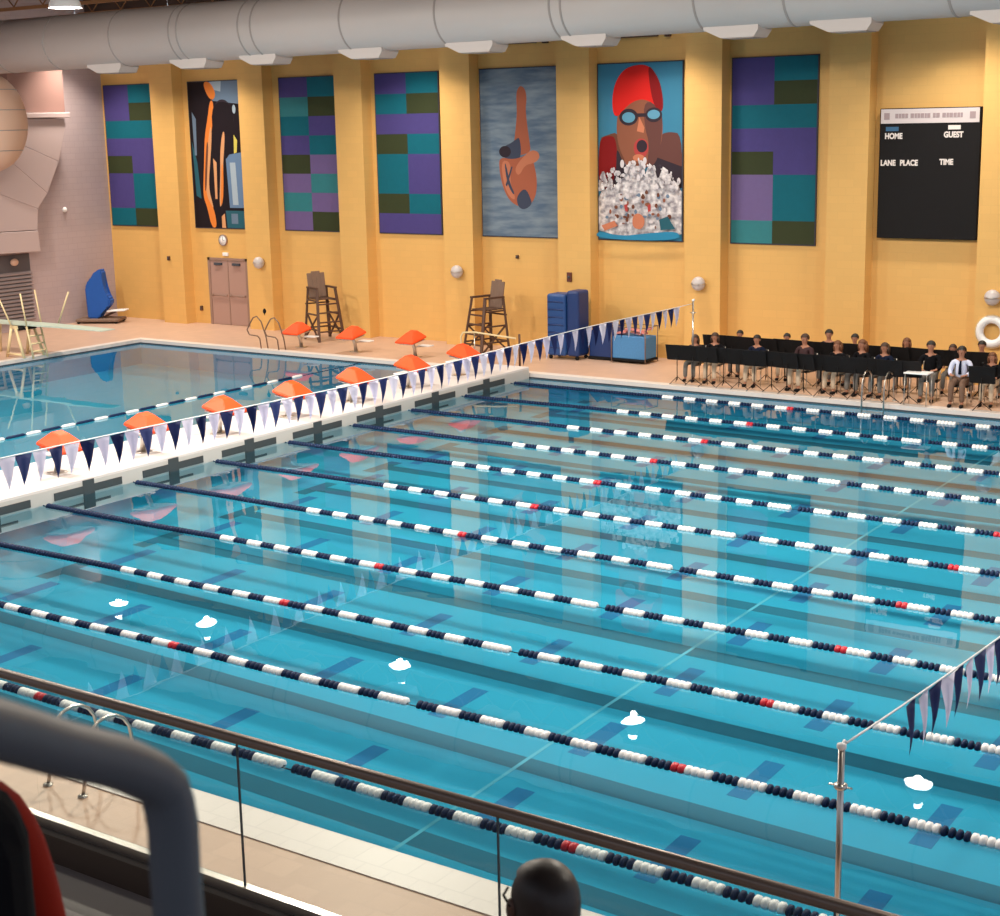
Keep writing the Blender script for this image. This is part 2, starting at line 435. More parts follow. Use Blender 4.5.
# ------------------------------------------------------------------ starting blocks
def start_block(label, x, y, z, rz, grp):
    t = thing('starting_block', label, 'starting block', (x, y, z), rz, grp)
    # local: dives towards +X ; platform tilts down to +X
    R_ = Matrix.Translation((.0, 0, .54)) @ Matrix.Rotation(math.radians(7), 4, 'Y')
    bm = bmx(); h_ = .335; top = [(-.20, -.10, .25), (-.20, .14, .25), (.02, .14, .22), (.02, -.10, .22)]
    lo_ = [(-h_-.02, -h_, .05), (-h_-.02, h_, .05), (h_, h_, .0), (h_, -h_, .0)]; lw = [(x_, y_, z_-.05) for x_, y_, z_ in lo_]
    V_ = [[bm.verts.new(R_ @ Vector(c)) for c in L_] for L_ in (top, lo_, lw)]
    bm.faces.new(V_[0]); bm.faces.new(V_[2][::-1])
    for A_, B_ in ((V_[0], V_[1]), (V_[1], V_[2])):
        for k_ in range(4): bm.faces.new((A_[k_], B_[k_], B_[(k_+1)%4], A_[(k_+1)%4]))
    bmesh.ops.bevel(bm, geom=bm.edges[:], offset=.012, segments=2, affect='EDGES')
    pl = obj('platform', bm, M_orange, t)
    bm = bmx(); rbox(bm, -.30, .30, -.31, .31, -.065, -.032, .01, 1, R_); obj('platform_frame', bm, M_steel, pl)
    bm = bmx()
    tube(bm, [(-.02, 0, .55), (-.18, 0, .28), (-.22, 0, .02)], [.05, .055, .06], 10); obj('pedestal', bm, M_steel, t)
    bm = bmx(); rbox(bm, -.34, -.10, -.16, .16, 0, .025, .006, 1); obj('base_plate', bm, M_steel, t)
    bm = bmx(); rbox(bm, -.62, -.36, -.02, .40, .30, .335, .008, 1); s_ = obj('side_step', bm, M_white, t)
    bm = bmx(); tube(bm, [(-.20, 0, .29), (-.30, .05, .30), (-.50, .2, .30)], .02, 8); obj('step_bracket', bm, M_steel, t)
    bm = bmx(); tube(bm, [(.24, -.2, .53), (.30, -.2, .44), (.30, .2, .44), (.24, .2, .53)], .013, 8); obj('grab_bar', bm, M_steel, t)
    return t
OR2 = ['farthest along', 'second from the far end', 'third from the far end', 'fourth from the far end', 'fifth from the far end', 'sixth from the far end', 'seventh from the far end']
sb = start_block('orange-topped starting block on the white bulkhead, farthest along it', -.55, -1.5*LN, BZ, 0, 'starting blocks on the bulkhead')
for k in range(2, 8):
    dup(sb, (-.55, -(k+.5)*LN, BZ), 0, 'orange-topped starting block on the white bulkhead, ' + OR2[k-1])
for i, (x, lab) in enumerate(((-8.72, 'orange-topped starting block on the far deck beside the steel ladder rails'), (-6.62, 'orange-topped starting block on the far deck in front of the first lifeguard chair'), (-4.45, 'orange-topped starting block on the far deck, closest to the bulkhead end'))):
    o = dup(sb, (x, -.42, DZ), -PI/2, lab, .95); o['group'] = 'starting blocks on the far deck'

# ------------------------------------------------------------------ pennant strings
def pennants(name, label, X, ya, yb, z_of, y_first, y_last, pitch=.292):
    t = thing(name, label, 'flag string', (X, 0, 0))
    bm = bmx(); n = 60; tube(bm, [(0, ya+(yb-ya)*i/n, z_of(ya+(yb-ya)*i/n)) for i in range(n+1)], .009, 6); obj('cord', bm, M_white, t)
    prot = None; y = y_first; i = 0
    while y < y_last:
        if i < 2:
            bm = bmx(); hw = .140; H = .46; rows = []
            for r in range(7):
                f = r/6; w_ = hw*(1-f)+.003; off = .02*math.sin(f*4)*f
                rows.append([bm.verts.new((off + s_*0 + .003, c*w_, -.012-H*f)) for c in (-1, 0, 1) for s_ in (0,)])
            for a, b in zip(rows, rows[1:]):
                for k in range(2): bm.faces.new((a[k], a[k+1], b[k+1], b[k])).smooth = True
            geo = bm.faces[:] 
            bmesh.ops.solidify(bm, geom=geo, thickness=.004)
            o = obj('navy_pennant' if i == 0 else 'white_pennant', bm, (M_pen_n, M_pen_w)[i]); 
            if i == 0: pn = o
            else: pw = o
        else:
            o = (pn, pw)[i % 2].copy(); COL.objects.link(o)
        o.parent = t; o.location = (0, y, z_of(y)); o.rotation_euler = (rnd.uniform(-.05, .05), rnd.uniform(-.07, .07), rnd.uniform(-.12, .12))
        y += pitch; i += 1
    return t
def z1(y):
    return 2.10 - .12*math.exp(-((y+12.2)/5.5)**2) - .04*math.exp(-((y+1.0)/3.0)**2)
pennants('pennant_string', 'backstroke pennant string of navy and white flags over the bulkhead side of the pool', 4.35, -24.9, -.36, z1, -21.9, -.95)
def z2(y):
    f = (y+24.6)/24.2; return 2.10 - 4*.50*f*(1-f)
pennants('pennant_string', 'backstroke pennant string of navy and white flags tied to the stanchion at lower right', 18.28, -24.6, -.4, z2, -23.25, -1.4)
def stanchion(label, x, y, ztop):
    t = thing('flag_stanchion', label, 'pole', (x, y, 0))
    bm = bmx(); tube(bm, [(0,0,DZ-.02), (0,0,ztop)], .024, 12); obj('pole', bm, M_steel, t)
    bm = bmx(); lathe(bm, [(.09, DZ), (.09, DZ+.02), (.045, DZ+.03), (.035, DZ+.08)], 16); obj('floor_collar', bm, M_steel, t)
    bm = bmx(); lathe(bm, [(.026, ztop-.02), (.035, ztop-.01), (.035, ztop+.02), (.001, ztop+.03)], 12); tube(bm, [(0,0,ztop), (.0,.05,ztop+.03), (0,.09,ztop)], .012, 6); obj('cord_hook', bm, M_white, t)
    bm = bmx(); lathe(bm, [(.026, ztop-.33), (.05, ztop-.32), (.05, ztop-.29), (.026, ztop-.28)], 12); tube(bm, [(-.09,0,ztop-.305), (.09,0,ztop-.305)], .008, 6); obj('cleat', bm, M_steel, t)
stanchion('steel flag stanchion on the gallery-side deck at lower right', 18.28, -24.66, 2.10)
stanchion('thin grey flag pole on the far deck at the end of the seated musicians', 4.35, -.30, 2.14)

# ------------------------------------------------------------------ wall banners
M_bn = {'T': mat('teal_print', (0.003, 0.115, 0.165), 0.7, spec=.2, noise=.08), 'P': mat('purple_print', (0.065, 0.050, 0.20), 0.7, spec=.2, noise=.08),
        'O': mat('olive_print', (0.035, 0.045, 0.018), 0.7, spec=.2, noise=.08), 'F': mat('banner_edge', (0.03, 0.03, 0.05), 0.6),
        'L': mat('light_purple_print', (0.13, 0.085, 0.24), 0.6, noise=.08), 'G': mat('bright_teal_print', (0.012, 0.17, 0.20), 0.6, noise=.08)}
bk = list(M_bn)
BL = [(-19.82, -17.38), (-15.79, -13.29), (-11.79, -9.41), (-7.94, -5.55), (-4.10, -1.46), (-.17, 2.46), (3.86, 6.25)]
def bz(i): return 3.30, 8.04
def color_banner(i, left, right, label):
    xa, xb = BL[i]; z0, z1_ = bz(i); d = YW-.06
    t = thing('wall_banner', label, 'banner', ((xa+xb)/2, YW, z0), 0, 'colour-block banners on the far wall')
    w2 = (xb-xa)/2; H = z1_-z0
    bm = bmx(); box(bm, -w2, w2, -.05, 0, 0, H); obj('backing_panel', bm, M_bn['F'], t)
    bm = bmx(); n = len(left)
    for j in range(n):
        zt = H - .03 - (H-.06)*j/n; zb = H - .03 - (H-.06)*(j+1)/n
        box(bm, -w2+.03, 0, -.056, -.05, zb, zt, bk.index(left[j])); box(bm, 0, w2-.03, -.056, -.05, zb, zt, bk.index(right[j]))
    obj('printed_panel', bm, [M_bn[k] for k in bk], t)
color_banner(0, 'PPTPOPPT', 'TOTPPTTO', 'purple, teal and olive block banner at the wall corner left of the doors')
color_banner(2, 'PGTPOLGL', 'TOPTLGLO', 'purple, teal and olive block banner above the left lifeguard chair')
color_banner(3, 'PTPOTTOP', 'TOPTPPTP', 'purple, teal and olive block banner between the lifeguard chairs')
color_banner(6, 'PPTPOLLG', 'TOTPPTTO', 'purple, teal and olive block banner beside the black scoreboard')

M_ph = {k: mat('print_'+k, c, 0.7, spec=.2) for k, c in dict(dark=(0.010, 0.006, 0.010), orange=(0.70, 0.20, 0.035), tan=(0.62, 0.30, 0.14), blue=(0.12, 0.20, 0.34), pale=(0.34, 0.42, 0.50),
      steel=(0.13, 0.19, 0.28), skin=(0.38, 0.11, 0.06), skinl=(0.52, 0.18, 0.10), suit=(0.05, 0.06, 0.10), red=(0.62, 0.015, 0.012), redd=(0.20, 0.006, 0.008), face=(0.24, 0.085, 0.05), faced=(0.115, 0.045, 0.04),
      lens=(0.10, 0.28, 0.42), white=(0.62, 0.58, 0.62), cyan=(0.025, 0.22, 0.40), lip=(0.40, 0.05, 0.05), yellow=(0.6, 0.5, 0.1), hair=(0.03, 0.02, 0.03), teal=(0.02, 0.10, 0.14), brown=(0.14, 0.05, 0.03)).items()}
def wave_mat(name, c1, c2, sc):
    mt = bpy.data.materials.new(name); mt.use_nodes = True; nt = mt.node_tree; b = nt.nodes['Principled BSDF']; b.inputs['Roughness'].default_value = .6
    tc = nt.nodes.new('ShaderNodeTexCoord'); mp = nt.nodes.new('ShaderNodeMapping'); mp.inputs['Scale'].default_value = sc
    n = nt.nodes.new('ShaderNodeTexNoise'); n.inputs['Scale'].default_value = 1.0; n.inputs['Detail'].default_value = 3
    cr = nt.nodes.new('ShaderNodeValToRGB'); cr.color_ramp.elements[0].position = .35; cr.color_ramp.elements[1].position = .68
    cr.color_ramp.elements[0].color = (*c1, 1); cr.color_ramp.elements[1].color = (*c2, 1)
    nt.links.new(tc.outputs['Object'], mp.inputs[0]); nt.links.new(mp.outputs[0], n.inputs['Vector']); nt.links.new(n.outputs['Fac'], cr.inputs[0]); nt.links.new(cr.outputs[0], b.inputs['Base Color'])
    return mt
M_ph['sea'] = wave_mat('print_rippled_water', (0.07, 0.12, 0.20), (0.20, 0.26, 0.32), (1.0, 1, 5.0))
M_ph['splash'] = wave_mat('print_splash', (0.24, 0.22, 0.26), (0.80, 0.76, 0.78), (6, 1, 7))
M_ph['sky'] = mat('print_cyan', (0.02, 0.17, 0.30), .6, noise=.1, nscale=1)
pk = list(M_ph)
def photo_banner(i, bg, shapes, label):
    """shapes: (material, [(u, v)...]) in 0..1 of the picture, v downwards; printed flat on the panel"""
    xa, xb = BL[i]; z0, z1_ = bz(i); W_ = xb-xa; H = z1_-z0
    t = thing('wall_banner', label, 'banner', ((xa+xb)/2, YW, z0), 0, 'sport photo banners on the far wall')
    bm = bmx(); box(bm, -W_/2, W_/2, -.05, 0, 0, H); obj('backing_panel', bm, M_bn['F'], t)
    bm = bmx(); box(bm, -W_/2+.03, W_/2-.03, -.055, -.05, .03, H-.03, pk.index(bg))
    e = .0562
    from mathutils.geometry import tessellate_polygon
    for mk, pl in shapes:
        if len(pl) > 4 and mk not in ('steel', 'blue', 'pale', 'splash'):
            for _ in range(2):
                pl = [q_ for a_, b_ in zip(pl, pl[1:]+pl[:1]) for q_ in ((a_[0]*.75+b_[0]*.25, a_[1]*.75+b_[1]*.25), (a_[0]*.25+b_[0]*.75, a_[1]*.25+b_[1]*.75))]
        co = [Vector((-W_/2+.03+min(1, max(0, u))*(W_-.06), -e, H-.03-min(1, max(0, v))*(H-.06))) for u, v in pl]
        vs = [bm.verts.new(c) for c in co]
        for tri in tessellate_polygon([[Vector((c.x, c.z, 0)) for c in co]]):
            a_, b_, c_ = (co[k_] for k_ in tri)
            if abs((b_-a_).cross(c_-a_).y) < 1e-9: continue
            tr = tri if (b_-a_).cross(c_-a_).y < 0 else tri[::-1]
            try: bm.faces.new([vs[k_] for k_ in tr]).material_index = pk.index(mk)
            except ValueError: pass
        e += .0005
    obj('printed_picture', bm, [M_ph[k] for k in pk], t, recalc=False)
def oval(cx, cy, rx, ry, n=16, a0=0, a1=2*PI): return [(cx+rx*math.cos(a0+(a1-a0)*k/n), cy+ry*math.sin(a0+(a1-a0)*k/n)) for k in range(n if a1-a0 > 6 else n+1)]
photo_banner(1, 'dark', [
    ('steel', [(.35,0),(1,0),(1,.16),(.45,.13)]), ('pale', [(.40,0),(.62,0),(.60,.07),(.42,.05)]),
    ('blue', [(.63,.50),(.93,.48),(.97,.86),(.66,.86)]), ('pale', [(.70,.55),(.80,.55),(.82,.84),(.72,.84)]),
    ('teal', [(.02,.40),(.10,.55),(.14,.80),(.05,.78)]), ('steel', [(.05,.20),(.12,.25),(.10,.5),(.06,.5)]),
    ('orange', [(.28,0),(.42,0),(.52,.08),(.46,.13),(.36,.10)]),
    ('orange', [(.40,.12),(.47,.14),(.43,.28),(.36,.40),(.33,.55),(.26,.75),(.32,.83),(.38,.9),(.40,1),(.30,1),(.24,.86),(.17,.78),(.22,.58),(.27,.36),(.34,.25)]),
    ('tan', [(.37,.30),(.41,.32),(.36,.50),(.28,.72),(.36,.86),(.34,.86),(.22,.76),(.27,.55)]),
    ('brown', [(.30,.40),(.33,.42),(.28,.60),(.24,.75),(.21,.74),(.25,.56)]),
    ('tan', [(.40,.52),(.46,.55),(.44,.80),(.40,.80)]),
    ('hair', oval(.62,.25,.20,.13)), ('dark', [(.42,.14),(.80,.14),(.82,.30),(.72,.50),(.55,.55),(.42,.40)]),
    ('tan', [(.60,.34),(.64,.34),(.62,.45),(.58,.55),(.56,.75),(.50,.86),(.47,.84),(.52,.62),(.54,.46)]),
    ('orange', [(.55,.56),(.58,.56),(.56,.76),(.52,.84),(.49,.84),(.53,.66)]),
    ('tan', [(.50,.92),(.56,.90),(.57,1),(.50,1)]), ('yellow', [(.80,.36),(.86,.40),(.84,.48),(.79,.49)]), ('pale', oval(.83,.19,.03,.03)),
    ('teal', [(.58,.88),(.95,.88),(.95,1),(.60,1)]), ('steel', [(.68,.90),(.80,.90),(.80,.97),(.68,.97)])],
    'photo banner of standing divers in dark and orange tones above the double doors')
photo_banner(4, 'sea', [
    ('skin', [(.50,.12),(.54,.10),(.60,.12),(.62,.18),(.60,.24),(.62,.34),(.65,.44),(.66,.50),(.42,.52),(.46,.38),(.49,.26),(.48,.16)]),
    ('suit', [(.46,.42),(.52,.40),(.54,.52),(.44,.56),(.28,.52),(.30,.46),(.40,.44)]), ('hair', oval(.32,.49,.08,.035)),
    ('skin', [(.24,.52),(.44,.54),(.66,.50),(.70,.56),(.74,.66),(.72,.76),(.62,.82),(.48,.82),(.36,.78),(.28,.70),(.24,.60)]),
    ('skinl', [(.26,.54),(.40,.55),(.38,.68),(.46,.78),(.38,.77),(.30,.70)]),
    ('skinl', [(.44,.60),(.52,.54),(.66,.48),(.76,.49),(.78,.53),(.70,.56),(.58,.57),(.50,.64)]),
    ('suit', [(.46,.76),(.58,.70),(.66,.78),(.66,.81),(.56,.84),(.48,.82)]), ('suit', [(.31,.56),(.33,.56),(.38,.68),(.44,.74),(.42,.75),(.34,.68)]),
    ('suit', [(.40,.58),(.42,.58),(.34,.70),(.32,.69)])],
    'photo banner of a diver folded in pike against rippled blue water')
spl = [(0,.76),(.06,.70),(.10,.72),(.14,.62),(.18,.70),(.26,.66),(.32,.64),(.36,.60),(.40,.58),(.46,.63),(.50,.60),(.56,.64),(.62,.56),(.68,.59),(.72,.66),(.78,.58),(.84,.60),(.86,.68),(.92,.66),(1,.72),(1,.96),(.80,.99),(.55,.97),(.3,.99),(0,.95)]
drops = []
for k in range(170):
    u = rnd.uniform(.02, .98); top = .60 + .16*abs(u-.5) ; v = top + rnd.gauss(0, .035); r = rnd.uniform(.006, .022)
    drops.append((rnd.choice(('white', 'splash', 'splash')), oval(u, v, r*1.3, r*rnd.uniform(.6, 1.3), 6)))
for k in range(60):
    drops.append((rnd.choice(('face', 'steel', 'brown', 'white')), oval(rnd.uniform(.1, .9), rnd.uniform(.72, .93), rnd.uniform(.01, .03), rnd.uniform(.006, .016), 6)))
photo_banner(5, 'sky', [
    ('brown', [(0,.42),(.10,.40),(.26,.38),(.34,.60),(.34,.75),(0,.75)]), ('redd', [(0,.42),(.14,.40),(.22,.42),(.24,.60),(.12,.72),(0,.74)]),
    ('faced', [(.74,.40),(.86,.385),(1,.40),(1,.70),(.60,.72),(.62,.55)]), ('hair', [(.22,.46),(.30,.56),(.40,.60),(.40,.70),(.15,.70),(.22,.60)]),
    ('hair', [(.66,.52),(1,.58),(1,.70),(.66,.70)]),
    ('face', oval(.50,.36,.28,.24)), ('faced', [(.55,.20),(.78,.25),(.76,.45),(.70,.56),(.58,.60),(.62,.45),(.56,.36)]),
    ('face', [(.28,.45),(.44,.50),(.56,.60),(.44,.66),(.34,.60)]),
    ('red', [(.18,.28),(.17,.18),(.22,.09),(.32,.03),(.45,.01),(.58,.01),(.68,.05),(.76,.13),(.78,.24),(.74,.26),(.62,.21),(.48,.20),(.34,.24),(.24,.30)]),
    ('redd', [(.60,.01),(.68,.05),(.76,.13),(.79,.26),(.73,.28),(.66,.22),(.62,.12)]),
    ('hair', oval(.37,.30,.115,.048)), ('hair', oval(.67,.29,.10,.042)), ('hair', [(.46,.28),(.58,.28),(.58,.30),(.46,.30)]),
    ('lens', oval(.37,.302,.08,.030)), ('lens', oval(.67,.288,.075,.026)),
    ('skinl', [(.50,.30),(.56,.36),(.55,.39),(.47,.38)]), ('lip', oval(.52,.475,.09,.055)), ('hair', oval(.53,.465,.065,.036)), ('skinl', oval(.49,.53,.07,.02)),
    ('splash', spl)] + drops + [('skinl', [(.44,.86),(.52,.84),(.60,.88),(.56,.94),(.44,.93)]), ('lip', [(.34,.80),(.38,.79),(.38,.84),(.35,.83)]), ('lip', [(.62,.80),(.66,.79),(.66,.83),(.63,.84)]),
    ('skinl', [(.06,.92),(.22,.89),(.26,.92),(.1,.95)]), ('teal', [(.76,.88),(.86,.86),(.95,.93),(.78,.94)]), ('cyan', [(0,.95),(.3,.98),(.6,.96),(1,.94),(1,1),(0,1)])],
    'photo banner of a swimmer with red cap and goggles above a white splash')

# ------------------------------------------------------------------ scoreboard
t = thing('scoreboard', 'black scoreboard with white header strip and HOME GUEST lettering', 'scoreboard', (9.17, YW-.01, 3.56), 0)
bm = bmx(); rbox(bm, -1.24, 1.24, -.20, 0, 0, 3.12, .015, 1); obj('case', bm, M_black, t)
M_head = mat('header_white', (0.62, 0.55, 0.57), .5); M_hm = mat('header_grey_print', (0.33, 0.25, 0.27), .5)
bm = bmx(); box(bm, -1.21, 1.20, -.212, -.2, 2.76, 3.10); hd = obj('header_panel', bm, M_head, t)
bm = bmx(); xx = -.85
for wd in (.09, .07, .09, .08, 0, .10, .07, .08, .10, .06, .09, 0, .08, .10, 0, .10, .07, .10, .09, .08, .06):
    if wd: box(bm, xx, xx+wd*.85, -.216, -.212, 2.88, 2.99)
    xx += max(wd, .05)
for c in (-1.06, 1.04): box(bm, c-.07, c+.07, -.216, -.212, 2.85, 3.01)
obj('header_print', bm, M_hm, hd)
M_sbl = mat('panel_blue', (0.015, 0.10, 0.22), .5); M_txt = mat('white_lettering', (0.75, 0.68, 0.66), .5)
bm = bmx(); box(bm, -1.08, -.76, -.206, -.2, 2.58, 2.68); obj('home_plate', bm, M_sbl, t)
bm = bmx(); box(bm, .46, .76, -.206, -.2, 2.60, 2.70); obj('guest_plate', bm, M_txt, t)
def text(s_, x, z, size, par, y=-.204, name='lettering'):
    c = bpy.data.curves.new(name, 'FONT'); c.body = s_; c.size = size; c.extrude = .003; c.align_x = 'LEFT'; c.offset = .008
    o = bpy.data.objects.new(name, c); COL.objects.link(o)
    dg = bpy.context.evaluated_depsgraph_get(); me = bpy.data.meshes.new_from_object(o.evaluated_get(dg))
    bpy.data.objects.remove(o); me.materials.clear(); me.materials.append(M_txt)
    o = bpy.data.objects.new(name, me); COL.objects.link(o); o.parent = par
    o.rotation_euler = (PI/2, 0, 0); o.location = (x, y, z)
    o.scale = (.84, 1, 1); return o
text('HOME', -1.10, 2.40, .185, t, name='home_lettering'); text('GUEST', .36, 2.42, .185, t, name='guest_lettering')
text('LANE', -1.19, 1.76, .185, t, name='lane_lettering'); text('PLACE', -.70, 1.76, .185, t, name='place_lettering'); text('TIME', .28, 1.78, .185, t, name='time_lettering')

# ------------------------------------------------------------------ doors, clock, small wall fittings
t = bpy.data.objects.new('door_1', None); COL.objects.link(t); t.location = (-14.42, YW, DZ); tag(t, 'grey-pink double doors below the clock', None, None, 'structure')
bm = bmx()
for a, b, c, d in ((-.90,-.80,0,2.22),(.80,.90,0,2.22),(-.90,.90,2.14,2.22)): box(bm, a, b, -.06, .0, c, d)
obj('door_frame', bm, M_doorf, t)
for s_ in (-1, 1):
    bm = bmx(); xa, xb = (-.80, -.02) if s_ < 0 else (.02, .80); rbox(bm, xa, xb, -.04, -.005, 0.01, 2.13, .005, 1); lf = obj('door_leaf', bm, M_door, t)
    bm = bmx(); tube(bm, [(xa+.06, -.08, .98), (xb-.06, -.08, .98)], .022, 8); box(bm, xa+.04, xa+.1, -.08, -.04, .95, 1.02); box(bm, xb-.1, xb-.04, -.08, -.04, .95, 1.02); obj('push_bar', bm, M_doorf, lf)
    bm = bmx(); box(bm, (xa+xb)/2-.17, (xa+xb)/2+.17, -.10, -.04, 1.98, 2.06); obj('door_closer', bm, M_gut, lf)
bm = bmx(); box(bm, -.02, .02, -.05, 0, 0, 2.14); obj('door_mullion', bm, M_doorf, t)
t = thing('wall_clock', 'round wall clock above the double doors', 'clock', (-14.58, YW, 2.92))
RX = Matrix.Rotation(PI/2, 4, 'X')
bm = bmx(); lathe(bm, [(.001, 0), (.19, 0), (.19, .05), (.165, .06), (.16, .045)], 24, RX); obj('rim', bm, M_doorf, t)
bm = bmx(); lathe(bm, [(.001, .046), (.162, .046), (.162, .04)], 24, RX); obj('dial', bm, M_white, t)
bm = bmx(); box(bm, -.008, .008, -.052, -.048, 0, .12); box(bm, 0, .08, -.052, -.048, -.006, .006); obj('hands', bm, M_black, t)
t = thing('exit_sign', 'small white sign box over the double doors under the clock', 'sign', (-14.5, YW, 2.46)); bm = bmx(); rbox(bm, -.12, .12, -.06, 0, -.05, .06, .01, 1); obj('sign_box', bm, M_white, t)
def small(name, label, cat, x, z, w_, h_, m_, y=YW, grp=None):
    t = thing(name, label, cat, (x, y, z)); bm = bmx(); rbox(bm, -w_, w_, -.07, 0, -h_, h_, .012, 2); b = obj('housing', bm, m_, t)
    bm = bmx(); lathe(bm, [(.001, 0), (w_*.6, 0), (w_*.5, .02), (.001, .03)], 12, Matrix.Translation((0, -.07, 0)) @ RX); obj('face_button', bm, M_gut, t)
small('fire_alarm', 'small dark fire alarm on the pilaster above the blue cart', 'fire alarm', -.86, 2.28, .07, .13, mat('alarm_maroon', (.12, .03, .02), .5), YW-.45)
small('wall_call_box', 'tiny brown box on the yellow wall right of the corner banner', 'wall box', -16.7, 2.3, .05, .07, M_wood, YW-.45)
small('wall_socket', 'small dark outlet low on the wall left of the double doors', 'outlet', -15.85+.1, .62, .05, .08, M_wood)
small('wall_sensor', 'small grey sensor on the wall below the pike diver banner', 'sensor', -2.9, 2.74, .045, .05, M_wood)
t = thing('wall_dome', 'small white dome fitting on the lilac wall', 'wall fitting', (XW, .75, 3.95)); bm = bmx(); ell(bm, (0.02,0,0), (.07,.09,.09)); obj('dome', bm, M_white, t)
for i, (x, z, lab) in enumerate(((-12.50, 2.30, 'round wall lamp on the pilaster beside the double doors'), (-4.66, 2.30, 'round wall lamp on the pilaster between the lifeguard chairs'),
        (3.22, 2.27, 'round wall lamp on the pilaster behind the flag pole'), (10.98, 2.26, 'round wall lamp above the white life ring'))):
    t = thing('wall_lamp', lab, 'wall lamp', (x, YW-.45, z), 0, 'round wall lamps on the pilasters')
    bm = bmx(); lathe(bm, [(.001, 0), (.12, 0), (.12, .05), (.06, .06)], 16, RX); obj('back_plate', bm, M_doorf, t)
    bm = bmx(); ell(bm, (0, -.15, 0), (.19, .16, .19), 18); obj('globe', bm, M_globe, t)
    bm = bmx(); lathe(bm, [(.185, -.01), (.197, -.01), (.197, .01), (.185, .01)], 20, Matrix.Translation((0,-.15,0))); obj('band', bm, M_steel, t)
for x, lab in ((-2.75, 'dark slot diffuser under the duct above the pike diver banner'), (1.08, 'dark slot diffuser above the red-capped swimmer banner')):
    t = thing('wall_vent', lab, 'vent', (x, YW, 8.72)); bm = bmx(); rbox(bm, -.62, .62, -.12, 0, -.05, .05, .01, 1); box(bm, .85, 1.0, -.12, 0, -.07, .07); obj('grille', bm, M_wood, t)

# life ring
t = thing('life_ring', 'white life ring on the far pilaster behind the musicians', 'life ring', (11.0, YW-.47, 1.45), 0)
bm = bmx(); n1, n2 = 28, 12; rr = []
for i in range(n1):
    a = 2*PI*i/n1; rr.append([bm.verts.new(((.29+.095*math.cos(2*PI*j/n2))*math.cos(a), -.11+.095*math.sin(2*PI*j/n2), (.29+.095*math.cos(2*PI*j/n2))*math.sin(a))) for j in range(n2)])
for i in range(n1):
    for j in range(n2): bm.faces.new((rr[i][j], rr[(i+1)%n1][j], rr[(i+1)%n1][(j+1)%n2], rr[i][(j+1)%n2])).smooth = True
obj('ring', bm, M_white, t)
bm = bmx(); tube(bm, [((.40)*math.cos(2*PI*i/24), -.11, .40*math.sin(2*PI*i/24)) for i in range(25)], .009, 6); obj('grab_line', bm, M_cream, t)
bm = bmx(); tube(bm, [(0, 0, .30), (0, -.10, .31), (0, -.2, .29)], .015, 6); obj('hook', bm, M_steel, t)

# ------------------------------------------------------------------ ducts
t = thing('air_duct', 'long pale grey round duct running below the ceiling along the far wall', 'duct', (0, -4.0, 0))
RY = Matrix(((0,0,1,0),(0,1,0,0),(1,0,0,0),(0,0,0,1)))
ZA = lambda x: 8.985 + (x+17)*.004
XK = lambda x: 22.31 + (x-22.31)*.9565
bm = bmx(); tube(bm, [(-17.0, 0, ZA(-17)), (0, 0, ZA(0)), (27, 0, ZA(27))], .75, 40); obj('main_duct', bm, M_duct, t)
for x in (-17.7, -15.4, -12.6, -10.2, -9.9, -7.6, -7.15, -4.1, -1.1, 2.2, 2.5, 5.9, 8.0, 11.5, 14.5, 18, 21):
    x = XK(x); bm = bmx(); lathe(bm, [(.752, -.03), (.762, -.02), (.762, .02), (.752, .03)], 40, Matrix.Translation((x, 0, ZA(x))) @ RY); obj('joint_ring', bm, M_seamd, t)
for x0, x1_ in ((-14.0, -12.5), (-10.6, -9.1), (-7.95, -6.55), (-4.45, -2.95), (-1.05, .45), (2.3, 3.6), (6.0, 7.4), (8.5, 9.95), (11.9, 13.4)):
    x0, x1_ = XK(x0+.2), XK(x1_-.15); bm = bmx(); z = ZA(x0)+.03
    bw = (x1_-x0)
    prism(bm, [(x0-.25, z-.6), (x0-.25, z-.765), (x0+.15, z-.94), (x1_-.1, z-.94), (x1_, z-.80), (x1_, z-.6)], -.33, .33, 'XZ'); b = obj('diffuser_boot', bm, M_duct, t)
    bm = bmx(); prism(bm, [(x0+.18, z-.955), (x0+.18, z-.94), (x1_-.13, z-.94), (x1_-.13, z-.955)], -.28, .28, 'XZ'); obj('grille', bm, M_seamd, b)
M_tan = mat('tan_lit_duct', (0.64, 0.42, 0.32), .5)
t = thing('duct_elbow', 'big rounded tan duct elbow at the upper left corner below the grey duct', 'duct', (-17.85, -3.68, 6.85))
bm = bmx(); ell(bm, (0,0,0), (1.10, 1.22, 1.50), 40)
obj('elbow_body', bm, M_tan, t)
for z in (.95, .35, -.25, -.85):
    r = math.sqrt(max(.02, 1-(z/1.50)**2)); bm = bmx(); n = 40
    pts = [(1.105*r*math.cos(a), 1.225*r*math.sin(a), z) for a in [(-PI+2*PI*k/n) for k in range(n+1)]]
    tube(bm, pts, .014, 5); obj('seam', bm, M_seamd, t)
# segmented flat duct on the left wall
M_ld = mat('lilac_duct_paint', (0.46, 0.36, 0.36), .6); M_br = mat('brown_pink_panel', (0.27, 0.15, 0.13), .7)
t = thing('return_duct', 'lilac segmented return air duct curving down the left wall above the louvre', 'duct', (XW+.02, 0, 0))
SEG = [[(-1.05,6.95),(.50,6.95),(.55,6.74),(.15,5.56),(-1.20,6.13),(-1.05,6.76)],
       [(-1.20,6.13),(.15,5.56),(-.42,4.56),(-1.74,5.67)],
       [(-1.74,5.67),(-.42,4.56),(-.86,4.08),(-2.6,4.72),(-2.6,5.3)],
       [(-2.6,4.72),(-.86,4.08),(-.94,3.40),(-2.6,3.44)],
       [(-2.6,3.42),(-.94,3.38),(-.90,2.70),(-2.6,2.74)]]
SEG[0] = [(-2.2,6.95),(.50,6.95),(.55,6.74),(.15,5.56),(-2.2,6.5)]
